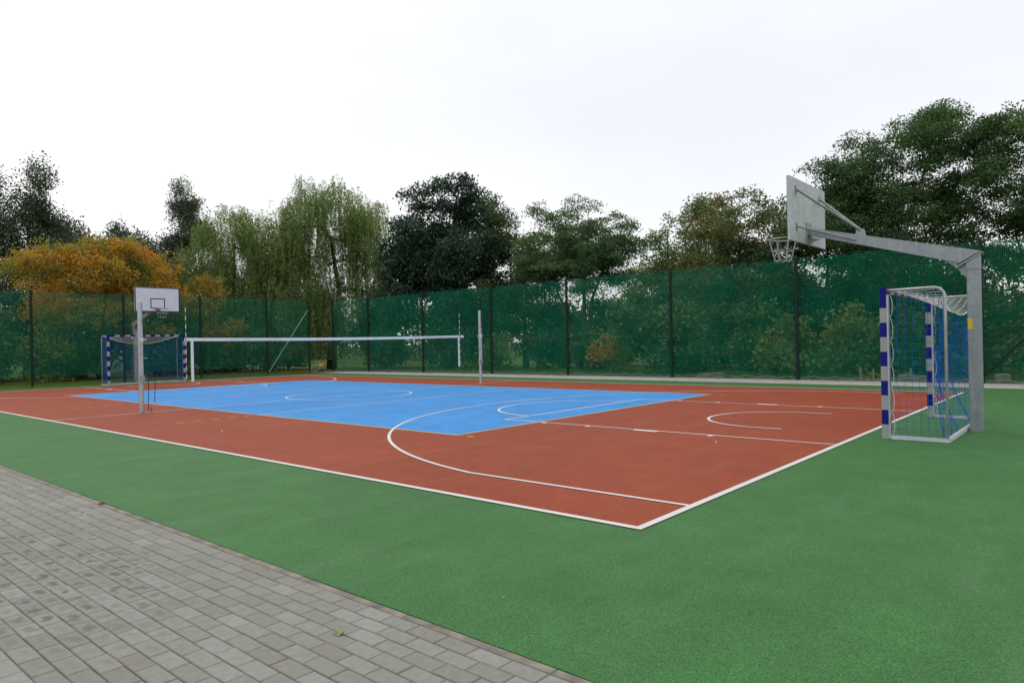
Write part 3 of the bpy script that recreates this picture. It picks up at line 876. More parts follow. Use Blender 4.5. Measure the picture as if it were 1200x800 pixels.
def skeleton(trunk, tips, g, r_tip, r_base, droop=0.0):
    nodes = [np.array(p, float) for p in trunk]; par = [-1] + list(range(len(trunk) - 1)); nt_ = len(trunk)
    tr = np.array(trunk)
    dmin = np.min(np.linalg.norm(tips[:, None] - tr[None], axis=2), axis=1)
    for i in np.argsort(dmin):
        t = tips[i]; A = np.array(nodes); d = np.linalg.norm(A - t, axis=1)
        cost = d + 0.7 * np.maximum(0, A[:, 2] - t[2] + 0.1 * d); cost[0] += 5
        j = int(np.argmin(cost)); a = nodes[j]
        if d[j] > 0.7:
            k = 2 if d[j] < 2 else 3; last = j
            for q in range(1, k):
                f = q / k
                mid = a * (1 - f) + t * f + g.normal(0, 0.07 * d[j], 3) * 0.8 + np.array((0, 0, (0.12 - droop) * d[j] * math.sin(f * math.pi)))
                nodes.append(mid); par.append(last); last = len(nodes) - 1
            nodes.append(t); par.append(last)
        else:
            nodes.append(t); par.append(j)
    n = len(nodes); cnt = np.zeros(n)
    has = np.zeros(n, bool)
    for i in range(n):
        if par[i] >= 0: has[par[i]] = True
    cnt[~has] = 1
    for i in range(n - 1, 0, -1): cnt[par[i]] += cnt[i]
    # the trunk chain comes first, so add its children again in order
    rad = r_tip * np.sqrt(np.maximum(cnt, 1)); rad = np.minimum(rad, r_base * 0.75)
    for k in range(nt_): rad[k] = max(r_base * (1 - 0.72 * k / max(1, nt_ - 1)), 0.02)
    rad[0] = r_base * 1.25
    return np.array(nodes), par, rad, nt_

def wood(mb, nodes, par, rad, nt_):
    mb.tube([tuple(p) for p in nodes[:nt_]], list(rad[:nt_]), 10)
    for i in range(nt_, len(nodes)):
        j = par[i]
        mb.tube([tuple(nodes[j]), tuple(nodes[i])], [min(rad[j], rad[i] * 1.35), rad[i]], 5 if rad[i] > 0.025 else 4, caps=False)

def sample_lobes(g, lobes, n, shell=0.55):
    lb = np.array(lobes, float); vol = lb[:, 3] * lb[:, 4] * lb[:, 5]
    k = g.choice(len(lb), n, p=vol / vol.sum())
    r = (shell ** 3 + (1 - shell ** 3) * g.random(n)) ** (1 / 3)
    return lb[k, :3] + rand_unit(g, n) * r[:, None] * lb[k, 3:6]

def make_tree(name, label, p, trunk_pts, lobes, n_clump, sprays, per, clump_r, spray_r, leaf, mat, bark='bark', r_base=0.16, seed=1,
              flat=0.45, group='trees beyond the fence', shell=0.45, upb=0.5, extra=None, cat='tree', zf=0.7, drp=0.0, lumps=None):
    g = np.random.default_rng(seed)
    T = tag(empty(name, (p[0], p[1], -0.075)), label, cat, group)
    if lumps:          # boughs: leaf masses of their own spread over the crown, with gaps between
        bc = sample_lobes(g, lobes, lumps[0], 0.5); br_ = lumps[1] * g.uniform(0.75, 1.3, lumps[0])
        sub = np.concatenate([bc, br_[:, None], br_[:, None], br_[:, None] * 0.8], 1)
        n1 = int(n_clump * 0.8)
        tips = np.concatenate([sample_lobes(g, sub, n1, 0.45), sample_lobes(g, lobes, n_clump - n1, 0.2)])
        tips = tips[tips[:, 2] > 0.3]; n_clump = len(tips)
    else:
        tips = sample_lobes(g, lobes, n_clump, shell)
    nodes, par, rad, nt_ = skeleton(trunk_pts, tips, g, 0.014, r_base)
    wm = MB(); wood(wm, nodes, par, rad, nt_)
    if extra:
        for (pts, rr) in extra: wm.tube(pts, rr, 8)
    wm.build('trunk' if cat == 'tree' else 'stem', M[bark], T, True)
    sc = np.repeat(tips, sprays, axis=0) + np.clip(g.normal(0, 1, (n_clump * sprays, 3)), -1.7, 1.7) * np.array((clump_r, clump_r, clump_r * zf))
    dd = sc - np.repeat(tips, sprays, axis=0)
    sc[:, 2] -= drp * (dd[:, 0] ** 2 + dd[:, 1] ** 2)
    ct = np.repeat(g.uniform(0, 1, n_clump), sprays)
    tilt = rand_unit(g, len(sc)) * 0.35 + np.array((0, 0, 1.0)); tilt /= np.linalg.norm(tilt, axis=1, keepdims=True)
    m_ = g.poisson(per, len(sc)); m_ = np.maximum(m_, 2)
    idx = np.repeat(np.arange(len(sc)), m_)
    off = np.clip(g.normal(0, 0.9, (len(idx), 3)), -1.5, 1.5) * spray_r
    tn = tilt[idx]; dn = np.sum(off * tn, 1, keepdims=True)
    off = off - tn * dn * (1 - flat)
    off[:, 2] -= 0.25 * (off[:, 0] ** 2 + off[:, 1] ** 2) / spray_r
    c = sc[idx] + off
    keep = c[:, 2] > 0.15
    c, idx = c[keep], idx[keep]
    tint = np.clip(0.55 * ct[idx] + 0.45 * g.random(len(c)), 0, 1)
    vs = leaf_quads(c, g, leaf[0], leaf[1], upb)
    link('crown' if cat == 'tree' else 'foliage', np_mesh('crown', vs, 4, mat, tint), T)
    return T

def straight(h, lean=(0, 0), n=6, wob=0.08, seed=0, z0=0.0):
    g = random.Random(seed)
    return [(lean[0] * (i / n) + (g.uniform(-wob, wob) if 0 < i else 0), lean[1] * (i / n) + (g.uniform(-wob, wob) if 0 < i else 0), z0 + (h - z0) * i / n) for i in range(n + 1)]

LF = {
    'robinia': leaf_mat('robinia_leaves', [(0, (0.026, 0.070, 0.018)), (0.5, (0.052, 0.125, 0.029)), (0.85, (0.090, 0.175, 0.038)), (1, (0.18, 0.215, 0.045))], 0.42),
    'brown': leaf_mat('turning_leaves', [(0, (0.050, 0.090, 0.024)), (0.45, (0.095, 0.145, 0.034)), (0.8, (0.165, 0.150, 0.036)), (1, (0.23, 0.12, 0.034))], 0.35),
    'poplar': leaf_mat('poplar_leaves', [(0, (0.085, 0.145, 0.042)), (0.6, (0.145, 0.22, 0.066)), (1, (0.20, 0.26, 0.085))], 0.35),
    'maple': leaf_mat('maple_leaves', [(0, (0.014, 0.038, 0.024)), (0.5, (0.026, 0.064, 0.036)), (0.9, (0.046, 0.088, 0.040)), (1, (0.085, 0.055, 0.038))], 0.25),
    'mid': leaf_mat('mid_green_leaves', [(0, (0.034, 0.072, 0.016)), (0.6, (0.066, 0.125, 0.026)), (1, (0.13, 0.145, 0.036))], 0.35),
    'willow': leaf_mat('willow_leaves', [(0, (0.100, 0.165, 0.042)), (0.5, (0.180, 0.268, 0.072)), (1, (0.285, 0.365, 0.120))], 0.48),
    'birch': leaf_mat('birch_leaves', [(0, (0.032, 0.060, 0.028)), (0.6, (0.060, 0.092, 0.042)), (1, (0.10, 0.12, 0.050))], 0.3),
    'dark': leaf_mat('dark_leaves', [(0, (0.022, 0.050, 0.028)), (0.6, (0.042, 0.080, 0.042)), (1, (0.075, 0.110, 0.055))], 0.3),
    'orange': leaf_mat('orange_leaves', [(0, (0.24, 0.20, 0.020)), (0.35, (0.44, 0.28, 0.020)), (0.7, (0.58, 0.29, 0.020)), (1, (0.58, 0.20, 0.030))], 0.48,
                       patch=((0.17, 0.21, 0.030), 0.60, 0.9)),
    'yellow': leaf_mat('yellow_leaves', [(0, (0.12, 0.14, 0.018)), (0.5, (0.32, 0.23, 0.016)), (1, (0.48, 0.30, 0.016))], 0.42),
    'bush': leaf_mat('bush_leaves', [(0, (0.030, 0.066, 0.014)), (0.6, (0.066, 0.125, 0.024)), (1, (0.14, 0.18, 0.032))], 0.35),
    'bush_y': leaf_mat('yellowing_bush_leaves', [(0, (0.07, 0.12, 0.018)), (0.5, (0.13, 0.18, 0.028)), (1, (0.28, 0.24, 0.035))], 0.4),
    'olive': leaf_mat('olive_leaves', [(0, (0.085, 0.095, 0.036)), (0.6, (0.14, 0.145, 0.056)), (1, (0.21, 0.19, 0.08))], 0.35),
}

# robinias behind the right part of the long fence
make_tree('robinia_tree', 'tall dark robinia behind the long fence, tallest of the trees there', (16.0, 2.9), straight(6.0, (0.3, 0.5), seed=1),
          [(0, 0.4, 7.0, 2.6, 2.7, 2.3), (0.2, 2.4, 5.9, 2.0, 1.8, 1.8), (0, -1.6, 6.9, 2.2, 2.0, 2.4), (0, 0.2, 4.6, 2.3, 2.8, 1.3)],
          210, 9, 50, 0.30, 0.23, (0.048, 0.024), LF['robinia'], r_base=0.17, seed=11, flat=0.32, zf=0.5, drp=0.15, lumps=(34, 0.95))
make_tree('robinia_tree', 'open robinia behind the long fence where its post is braced', (16.3, -0.9), straight(6.4, (-0.2, -0.5), seed=2),
          [(0, 0.2, 6.8, 2.3, 2.4, 2.1), (0.3, -1.8, 6.3, 2.2, 2.2, 2.1), (0, 0.6, 4.9, 2.0, 1.9, 1.2), (0.2, -2.0, 5.0, 1.5, 1.6, 0.8)],
          170, 9, 50, 0.30, 0.23, (0.048, 0.024), LF['robinia'], r_base=0.16, seed=12, flat=0.32, zf=0.5, drp=0.15, lumps=(28, 0.95))
make_tree('robinia_tree', 'lower robinia rising behind the backboard without showing its face', (19.0, 6.3), straight(5.4, (0.1, 0.2), seed=3),
          [(0, 0, 6.1, 2.0, 2.2, 1.9), (0.2, 1.0, 4.6, 2.0, 2.0, 1.5), (0, -1.2, 4.9, 1.8, 1.9, 1.8)],
          140, 9, 44, 0.30, 0.23, (0.051, 0.026), LF['robinia'], r_base=0.14, seed=13, flat=0.35, zf=0.5, drp=0.15, lumps=(26, 0.85))
make_tree('broadleaf_tree', 'bushy tree turning brown and rust beyond the long fence', (19.0, 10.2), straight(5.6, (0, 0.1), seed=4),
          [(0, -0.4, 6.6, 1.8, 1.8, 1.9), (0.2, 1.1, 5.4, 1.7, 1.6, 1.7), (0, -1.5, 5.2, 1.6, 1.5, 2.0), (0, 0.2, 3.2, 2.0, 2.5, 1.6)],
          160, 9, 34, 0.30, 0.23, (0.056, 0.035), LF['brown'], r_base=0.14, seed=14, flat=0.5, zf=0.5, lumps=(30, 0.85))
make_tree('poplar_tree', 'pale green poplar with the taller tip beside the brown tree', (26.0, 15.2), straight(8.4, seed=5),
          [(0, 0, 7.2, 1.2, 1.3, 2.8), (0, 0.2, 4.4, 2.0, 2.0, 2.4)], 150, 8, 20, 0.32, 0.22, (0.072, 0.050), LF['poplar'], r_base=0.12, seed=15, flat=0.8)
make_tree('poplar_tree', 'pale green poplar beside the open robinia with forked trunks', (26.0, 17.6), straight(7.8, seed=6),
          [(0, -0.2, 6.4, 1.2, 1.4, 2.8), (0, 0.6, 4.4, 2.0, 2.2, 2.3)], 150, 8, 20, 0.32, 0.22, (0.072, 0.050), LF['poplar'], r_base=0.12, seed=16, flat=0.8)
make_tree('robinia_tree', 'open robinia with forked trunks and sky showing under its crown', (16.5, 17.6), straight(6.6, (0.4, -0.3), seed=7),
          [(0, 0.2, 7.2, 1.8, 1.9, 2.1), (0, 2.2, 5.9, 1.8, 1.8, 1.5), (0, -2.3, 6.0, 1.7, 1.7, 1.3), (0, 0, 5.0, 2.0, 2.9, 1.0), (0.2, -2.6, 4.3, 1.4, 1.2, 0.8)],
          160, 9, 42, 0.30, 0.23, (0.054, 0.028), LF['robinia'], r_base=0.15, seed=17, flat=0.32, zf=0.45, drp=0.15, lumps=(36, 0.85),
          extra=[([(0.05, 0.02, 0), (0.0, 0.5, 1.6), (0.1, 1.1, 3.4), (0.1, 1.9, 5.2)], [0.13, 0.11, 0.08, 0.04]),
                 ([(-0.05, -0.02, 0.1), (0.0, -0.5, 1.8), (0.1, -0.75, 3.6), (0.1, -1.6, 5.4)], [0.12, 0.10, 0.08, 0.04])])
make_tree('broadleaf_tree', 'mid green tree between the dark maple and the open robinia', (19.0, 23.2), straight(6.6, seed=8),
          [(0, 0.2, 7.6, 2.0, 2.2, 2.1), (0, -1.3, 6.2, 2.0, 2.2, 2.0), (0, 0.5, 4.0, 2.4, 2.8, 2.0)],
          190, 9, 30, 0.32, 0.25, (0.062, 0.038), LF['mid'], r_base=0.16, seed=18, flat=0.55, lumps=(30, 1.0))
make_tree('maple_tree', 'dense dark maple with bluish leaves beside the willow', (17.0, 28.0), straight(7.6, (0, 0.2), seed=9),
          [(0.7, -1.5, 9.0, 1.5, 1.5, 2.5), (-0.8, 1.2, 8.8, 1.5, 1.5, 2.4), (1.4, -2.9, 7.8, 1.3, 1.3, 2.2), (0, 0, 6.6, 3.4, 3.7, 2.2), (0, 0.3, 4.4, 3.4, 4.2, 2.3), (-0.6, 2.8, 6.6, 1.5, 1.5, 2.0)],
          370, 9, 28, 0.34, 0.25, (0.074, 0.053), LF['maple'], r_base=0.24, seed=19, flat=0.6, zf=0.65, lumps=(64, 0.95))

def make_willow(label, p, lobes, trunk, n_clump, n_str, mat, seed, low=0.5, r_base=0.3, mean=1.5):
    """weeping willow: limbs reach clumps all through the crown, short curtains of strands hang from each, tier below tier"""
    g = np.random.default_rng(seed)
    T = tag(empty('willow_tree', (p[0], p[1], -0.075)), label, 'tree', 'trees beyond the fence')
    tips = sample_lobes(g, lobes, n_clump, 0.5)
    nodes, par, rad, nt_ = skeleton(trunk, tips[g.random(n_clump) < 0.45], g, 0.026, r_base)
    wm = MB(); wood(wm, nodes, par, rad, nt_)
    wm.build('trunk', M['bark'], T, True)
    k = g.poisson(n_str, n_clump); ci = np.repeat(np.arange(n_clump), k); n = len(ci)
    src = tips[ci] + np.clip(g.normal(0, 1, (n, 3)), -1.8, 1.8) * np.array((0.34, 0.34, 0.26))
    ln = np.minimum(g.gamma(4.5, mean / 4.5, n) * g.uniform(0.6, 1.4, n_clump)[ci], src[:, 2] - low); ln = np.maximum(ln, 0.25)
    tint0 = 0.65 * g.random(n_clump)[ci] + 0.35 * g.random(n)
    hd = g.normal(0, 1, (n_clump, 2))[ci] * 0.5 + g.normal(0, 0.6, (n, 2)) + 0.5 * src[:, :2] / (np.linalg.norm(src[:, :2], axis=1, keepdims=True) + 0.5)
    m_ = np.maximum((ln / 0.060).astype(int), 5)
    idx = np.repeat(np.arange(n), m_)
    t = np.concatenate([np.linspace(0, 1, q_) for q_ in m_]); s_ = t * ln[idx]
    ease = 1 - np.exp(-s_ / 0.6)
    c = np.empty((len(idx), 3))
    c[:, :2] = src[idx, :2] + hd[idx] * (0.38 * ease)[:, None] + (0.06 * np.sin(s_ * 2.6 + tint0[idx] * 25))[:, None]
    c[:, 2] = src[idx, 2] + 0.22 * np.sin(np.minimum(s_ / 0.6, 1) * math.pi) - np.maximum(0, s_ - 0.25)
    c += g.normal(0, 0.04, c.shape)
    dirs = np.stack([hd[idx, 0] * np.exp(-s_ / 0.5), hd[idx, 1] * np.exp(-s_ / 0.5), -np.clip(s_ / 0.4, 0.2, 1)], 1)
    vs = leaf_quads(c, g, 0.082, 0.023, 0.15, dirs)
    link('crown', np_mesh('crown', vs, 4, mat, np.clip(0.7 * tint0[idx] + 0.3 * g.random(len(c)), 0, 1)), T)
    return T
make_willow('large weeping willow with long hanging strands in the fence gap', (14.6, 36.2),
            [(-0.3, 0.2, 10.0, 2.6, 2.6, 2.2), (-2.6, 1.8, 8.6, 1.9, 1.9, 2.0), (2.2, -1.5, 9.0, 2.0, 2.0, 2.0), (-2.0, 1.0, 5.6, 2.6, 2.4, 2.8), (1.9, -1.4, 6.2, 2.2, 2.0, 2.2), (-1.2, -0.6, 3.4, 2.0, 1.8, 2.2), (-1.6, -1.8, 2.6, 1.4, 1.2, 1.6)],
            [(0, 0, 0), (0.1, 0.0, 1.6), (0.35, -0.25, 3.2), (0.5, -0.3, 5.0), (0.3, -0.1, 7.0), (0.1, 0, 8.8)], 320, 18, LF['willow'], 21, 0.45, 0.30, 1.7)
make_willow('smaller weeping willow between the orange tree and the large willow', (10.0, 40.0),
            [(0, 0, 8.8, 1.9, 1.9, 1.8), (-1.4, 0.9, 7.2, 1.6, 1.6, 1.9), (2.1, -1.3, 7.6, 1.9, 1.8, 2.2), (0, 0, 4.6, 2.6, 2.4, 2.4)],
            [(0, 0, 0), (0.1, 0, 2.0), (-0.1, 0.1, 4.2), (0, 0, 6.6), (0, 0, 8.0)], 200, 17, LF['willow'], 22, 1.0, 0.22, 1.6)

make_tree('birch_tree', 'slim birch with an airy tip between orange tree and smaller willow', (11.27, 50.0), straight(11.6, seed=31, wob=0.03),
          [(0, 0, 12.3, 1.15, 1.15, 1.9), (0, 0, 9.6, 1.1, 1.1, 1.8)], 58, 10, 24, 0.32, 0.20, (0.062, 0.040), LF['birch'], 'bark', 0.10, 31, 1.0, lumps=(15, 0.5))
make_tree('broadleaf_tree', 'dark grey green tree at the foot of the slim birch', (9.8, 48.0), straight(8.4, seed=32),
          [(0.8, 0, 8.8, 1.4, 1.4, 2.0), (-1.1, 0.3, 8.2, 1.3, 1.3, 1.9), (0, 0, 5.2, 2.8, 2.8, 3.2)], 200, 8, 20, 0.4, 0.26, (0.078, 0.05), LF['dark'], r_base=0.16, seed=32, flat=0.8, lumps=(34, 0.8))
make_tree('broadleaf_tree', 'low dark tree just above the orange crown', (5.0, 50.0), straight(7.6, seed=33),
          [(0, 0, 8.6, 1.7, 1.7, 1.6), (-2.2, 0, 8.0, 1.6, 1.6, 1.9), (2.0, 0, 7.6, 1.5, 1.5, 1.6), (0, 0, 5.6, 3.2, 2.8, 2.6)], 200, 8, 20, 0.4, 0.26, (0.085, 0.055), LF['dark'], r_base=0.16, seed=33, flat=0.8, lumps=(36, 0.85))
make_tree('broadleaf_tree', 'narrow dark tree with pointed top beside the orange crown', (8.1, 52.5), straight(9.2, seed=34),
          [(0, 0, 9.8, 0.9, 0.9, 1.8), (0, 0, 6.9, 1.8, 1.8, 2.9)], 110, 8, 20, 0.36, 0.24, (0.085, 0.055), LF['dark'], r_base=0.14, seed=34, flat=0.8)
make_tree('birch_tree', 'tall birch with drooping ragged branches, highest beside the orange tree', (0.07, 46.0), straight(10.2, (0.3, 0), seed=35, wob=0.03),
          [(0.6, 0, 11.4, 1.0, 1.0, 2.1), (-1.3, 0, 9.8, 0.9, 0.9, 2.2), (0.2, 0, 8.4, 1.7, 1.7, 2.4), (0, 0, 5.0, 2.2, 2.2, 3.0), (2.2, 0.3, 7.6, 1.3, 1.2, 1.5)],
          180, 10, 26, 0.34, 0.20, (0.066, 0.042), LF['birch'], 'bark', 0.16, 35, 1.6, shell=0.3, zf=1.1)
make_tree('broadleaf_tree', 'orange and yellow autumn tree spreading wide above the green fence', (0.9, 36.2), straight(4.4, (0.2, 0), seed=36),
          [(0, 0, 5.7, 2.8, 2.4, 1.7), (2.0, 0, 5.3, 1.8, 1.8, 1.5), (-2.2, 0, 4.8, 2.0, 1.9, 1.6), (0.4, -0.2, 3.7, 3.2, 2.6, 1.5), (3.0, 0.1, 4.6, 1.0, 1.2, 1.2)],
          200, 9, 26, 0.32, 0.23, (0.060, 0.038), LF['orange'], r_base=0.17, seed=36, flat=0.5, zf=0.5, drp=0.1, lumps=(44, 0.75),
          extra=[([(0.1, 0, 0), (0.7, 0, 1.8), (1.6, 0.1, 4.2)], [0.11, 0.08, 0.04]), ([(-0.1, 0, 0), (-0.9, 0, 2.0), (-1.9, 0, 4.0)], [0.10, 0.08, 0.04])])
make_tree('young_tree', 'small bright yellow tree peeping over the fence between orange tree and willow', (5.5, 34.6), straight(3.6, (0.3, 0), seed=37),
          [(0.3, 0, 4.7, 1.0, 0.8, 0.8), (-0.6, 0, 3.6, 1.0, 0.9, 0.9), (0.9, -0.2, 2.4, 1.2, 0.8, 0.7)], 44, 7, 20, 0.26, 0.2, (0.06, 0.038), LF['yellow'], r_base=0.07, seed=37, flat=0.6, shell=0.2)
make_tree('broadleaf_tree', 'green tree between the orange crown and the slim birch, yellow at its foot', (4.4, 38.2), straight(4.6, seed=38),
          [(0, 0, 5.2, 1.5, 1.4, 1.5), (0.6, 0, 3.2, 1.9, 1.6, 1.6)], 80, 8, 20, 0.32, 0.22, (0.066, 0.040), LF['mid'], r_base=0.11, seed=38, flat=0.6)
make_tree('broadleaf_tree', 'dark tree filling the space under the two willows', (12.6, 44.0), straight(5.0, seed=39),
          [(0, 0, 4.4, 2.6, 2.4, 2.6), (-2.2, 0, 3.2, 2.0, 1.8, 2.0)], 110, 8, 18, 0.42, 0.28, (0.085, 0.055), LF['dark'], r_base=0.15, seed=39, flat=0.8)

# shrubs standing behind the nets
def bush(label, p, h, w, mat, seed, dens=1.0, group='shrubs behind the nets'):
    g = random.Random(seed)
    lobes = [(g.uniform(-0.35, 0.35) * w, g.uniform(-0.35, 0.35) * w, h * g.uniform(0.35, 0.6), w * g.uniform(0.45, 0.7), w * g.uniform(0.45, 0.7), h * g.uniform(0.33, 0.42)) for _ in range(3)]
    return make_tree('shrub', label, p, straight(h * 0.5, n=3, seed=seed), lobes, int(32 * dens * w * h / 3), 6, 12, 0.26, 0.22, (0.092, 0.056), LF[mat], r_base=0.05, seed=seed, flat=0.7, lumps=(int(6 + w * h), 0.42 + 0.06 * h), group=group, cat='shrub')
shrubs = [
    ('green shrub behind the long net near the braced post', (14.4, -1.6), 1.9, 1.5, 'bush'),
    ('olive shrub behind the long net beside the galvanised pole', (17.5, -2.4), 3.0, 1.9, 'olive'),
    ('dense green shrub behind the striped goal', (14.0, 2.0), 3.0, 1.7, 'bush'),
    ('yellowing shrub behind the long net, between goal and fence post', (13.6, 4.2), 2.4, 1.5, 'bush_y'),
    ('yellow green shrub just behind the fence post below the hoop', (13.7, 6.3), 2.3, 1.4, 'bush_y'),
    ('dark green shrub behind the long net under the brown tree', (15.0, 8.3), 3.0, 1.8, 'bush'),
    ('tall light green shrub pressed up behind the long net', (13.2, 10.0), 3.5, 1.6, 'mid'),
    ('dark shrub behind the long net beside the light green one', (14.6, 12.3), 3.0, 1.8, 'bush'),
    ('small orange leaved shrub behind the long net', (14.4, 14.3), 2.0, 1.0, 'orange'),
    ('green shrub behind the long net at the robinia with forked trunks', (15.2, 15.9), 2.2, 1.5, 'bush'),
    ('low dark shrub behind the long net between robinia and volleyball post', (15.5, 19.6), 2.4, 1.8, 'dark'),
    ('yellow flecked shrub behind the volleyball post', (13.8, 21.4), 1.8, 1.2, 'bush_y'),
    ('broad dark shrub behind the long net under the maple', (15.0, 25.2), 3.0, 2.2, 'dark'),
    ('green shrub behind the net at the feet of the maple', (13.8, 29.0), 2.4, 1.7, 'bush'),
    ('green shrub behind the short net beside the fence gap', (8.4, 35.0), 2.6, 1.8, 'bush'),
    ('dark shrub behind the short net below the small yellow tree', (6.0, 36.6), 2.8, 1.8, 'dark'),
    ('dark green shrub behind the handball goal below the white backboard', (3.2, 35.6), 2.8, 1.9, 'bush'),
    ('dark green shrub under the orange tree', (0.2, 38.4), 2.6, 2.0, 'dark'),
    ('yellow green shrub behind the short net under the tall birch', (-2.4, 35.2), 3.0, 1.7, 'bush_y'),
    ('bushy green shrub behind the short net away from the goal', (-4.6, 35.8), 3.2, 1.9, 'bush'),
    ('wide dark shrub behind the tall birch side of the short net', (-3.2, 40.5), 3.6, 2.6, 'dark'),
    ('big rounded shrub rising behind the galvanised pole', (20.5, 0.6), 4.4, 2.4, 'bush'),
    ('big dark shrub filling the space behind the striped goal', (20.0, 4.4), 4.6, 2.5, 'dark'),
    ('tall dark shrub behind the yellow green one below the hoop', (19.0, 8.0), 4.4, 2.4, 'dark'),
    ('tall green shrub under the brown tree', (21.0, 12.0), 4.6, 2.6, 'bush'),
    ('big shrub at the feet of the pale poplars', (22.0, 15.6), 4.2, 2.5, 'mid'),
    ('big dark shrub between the open robinia and the mid green tree', (20.5, 21.6), 4.2, 2.4, 'dark'),
    ('big leafy shrub showing through the bars of the striped goal', (17.4, 1.6), 4.2, 2.2, 'bush'),
    ('very tall leafy shrub between the robinia trunks beside the hoop', (22.5, 6.6), 5.6, 2.8, 'bush'),
    ('very tall dark shrub closing the gap under the tallest robinia', (22.5, 2.6), 5.6, 2.8, 'dark'),
    ('very tall dark shrub beside the pale poplars', (24.0, 10.6), 5.6, 2.8, 'dark'),
    ('tall dark shrub at the back of the open robinia', (23.0, 19.2), 4.6, 2.2, 'dark'),
    ('tall dark shrub behind the maple', (20.5, 28.5), 5.0, 3.0, 'dark'),
    ('dark shrub between the maple and the large willow', (16.6, 33.0), 4.2, 2.6, 'dark'),
    ('big green shrub behind the garden machine in the fence gap', (13.4, 39.5), 3.2, 2.4, 'bush'),
    ('tall dark shrub behind the orange tree', (1.8, 41.5), 4.8, 2.6, 'dark'),
    ('tall dark shrub behind the yellow tree', (6.6, 41.0), 4.8, 2.6, 'dark'),
    ('tall dark shrub below the tall birch', (-1.8, 44.0), 5.0, 3.0, 'dark'),
]
for i, (lb_, p_, h_, w_, mt_) in enumerate(shrubs): bush(lb_, p_, h_, w_, mt_, 100 + i, 1.0)

# far-off wood closing the view near the horizon
g = np.random.default_rng(77)
cl = []
for i in range(760):
    a = g.uniform(-0.35, 2.05); d = g.uniform(62, 90)
    cl.append((-12.2 + d * math.sin(a), -2.7 + d * math.cos(a), abs(g.normal(0, 1)) * 1.4 + g.uniform(0, 3.4)))
cl = np.array(cl); idx = np.repeat(np.arange(len(cl)), 60)
c = cl[idx] + g.normal(0, 1, (len(idx), 3)) * np.array((1.3, 1.3, 0.7)); c[:, 2] = np.abs(c[:, 2])
wv = leaf_quads(c, g, 0.22, 0.14, 0.3)
tag(link('distant_wood', np_mesh('distant_wood', wv, 4, LF['birch'], np.clip(0.6 * g.random(len(cl))[idx] + 0.4 * g.random(len(c)), 0, 1))),
    'far off belt of woodland closing the view behind the trees', 'wood', kind='stuff')

# grass around the short fence and along the foot of the long one
def grass(name, label, n, xr, yr, h, seed):
    g = np.random.default_rng(seed)
    b_ = np.stack([g.uniform(*xr, n), g.uniform(*yr, n), np.full(n, -0.076)], 1)
    a = g.uniform(0, 6.28, n); hh = h * g.uniform(0.4, 1.2, n); w_ = 0.008
    side = np.stack([np.cos(a) * w_, np.sin(a) * w_, 0 * a], 1); tip = b_ + np.stack([g.normal(0, 0.035, n), g.normal(0, 0.035, n), hh], 1)
    vs = np.stack([b_ - side, b_ + side, tip], 1).reshape(-1, 3)
    tag(link(name, np_mesh(name, vs, 3, M['grass'], g.random(n))), label, 'grass', kind='stuff')
M['grass'] = leaf_mat('grass_blades', [(0, (0.10, 0.18, 0.022)), (0.6, (0.165, 0.27, 0.032)), (1, (0.25, 0.30, 0.055))], 0.35)
grass('grass', 'short green grass around the foot of the short net', 60000, (-9.5, 12.5), (30.02, 35.0), 0.13, 41)
grass('weeds', 'low weeds growing behind the long net', 30000, (11.6, 16), (-6, 31), 0.22, 42)
# rubble along the foot of the long fence
g = random.Random(8); mb = MB()
for i in range(1500):
    x, y, s_ = g.uniform(10.98, 11.6), g.uniform(-6, 31), g.uniform(0.012, 0.045)
    vs = [(x + s_ * g.uniform(0.6, 1.2) * a, y + s_ * g.uniform(0.6, 1.2) * b_, 0.0 + s_ * c_ * g.uniform(0.5, 0.9)) for (a, b_, c_) in ((1, 0, 0.3), (-1, 0, 0.3), (0, 1, 0.3), (0, -1, 0.3), (0, 0, 1.1), (0, 0, -0.6))]
    mb.add(vs, [(0, 2, 4), (2, 1, 4), (1, 3, 4), (3, 0, 4), (2, 0, 5), (1, 2, 5), (3, 1, 5), (0, 3, 5)])
tag(mb.build('rubble', M['concrete']), 'small stones and rubble along the foot of the long net', 'rubble', kind='stuff')

# specks of leaf litter blown over the court
g = np.random.default_rng(91); n = 420
c = np.stack([g.uniform(-9.6, 9.0, n), g.uniform(-2.5, 29.5, n), np.full(n, 0.013)], 1)
a = g.uniform(0, 6.28, n); sz = g.uniform(0.004, 0.012, n)[:, None]
u = np.stack([np.cos(a), np.sin(a), g.uniform(-0.2, 0.3, n)], 1) * sz; w_ = np.stack([-np.sin(a), np.cos(a), g.uniform(-0.2, 0.3, n)], 1) * sz * 0.6
M['litter'] = leaf_mat('leaf_litter', [(0, (0.05, 0.035, 0.02)), (0.55, (0.14, 0.09, 0.035)), (0.8, (0.34, 0.24, 0.07)), (1, (0.55, 0.48, 0.30))], 0.1)
tag(link('leaf_litter', np_mesh('leaf_litter', np.stack([c - u, c + w_, c + u, c - w_], 1).reshape(-1, 3), 4, M['litter'], g.random(n) ** 1.6)),
    'tiny specks of leaf litter scattered over the court', 'leaf litter', kind='stuff')

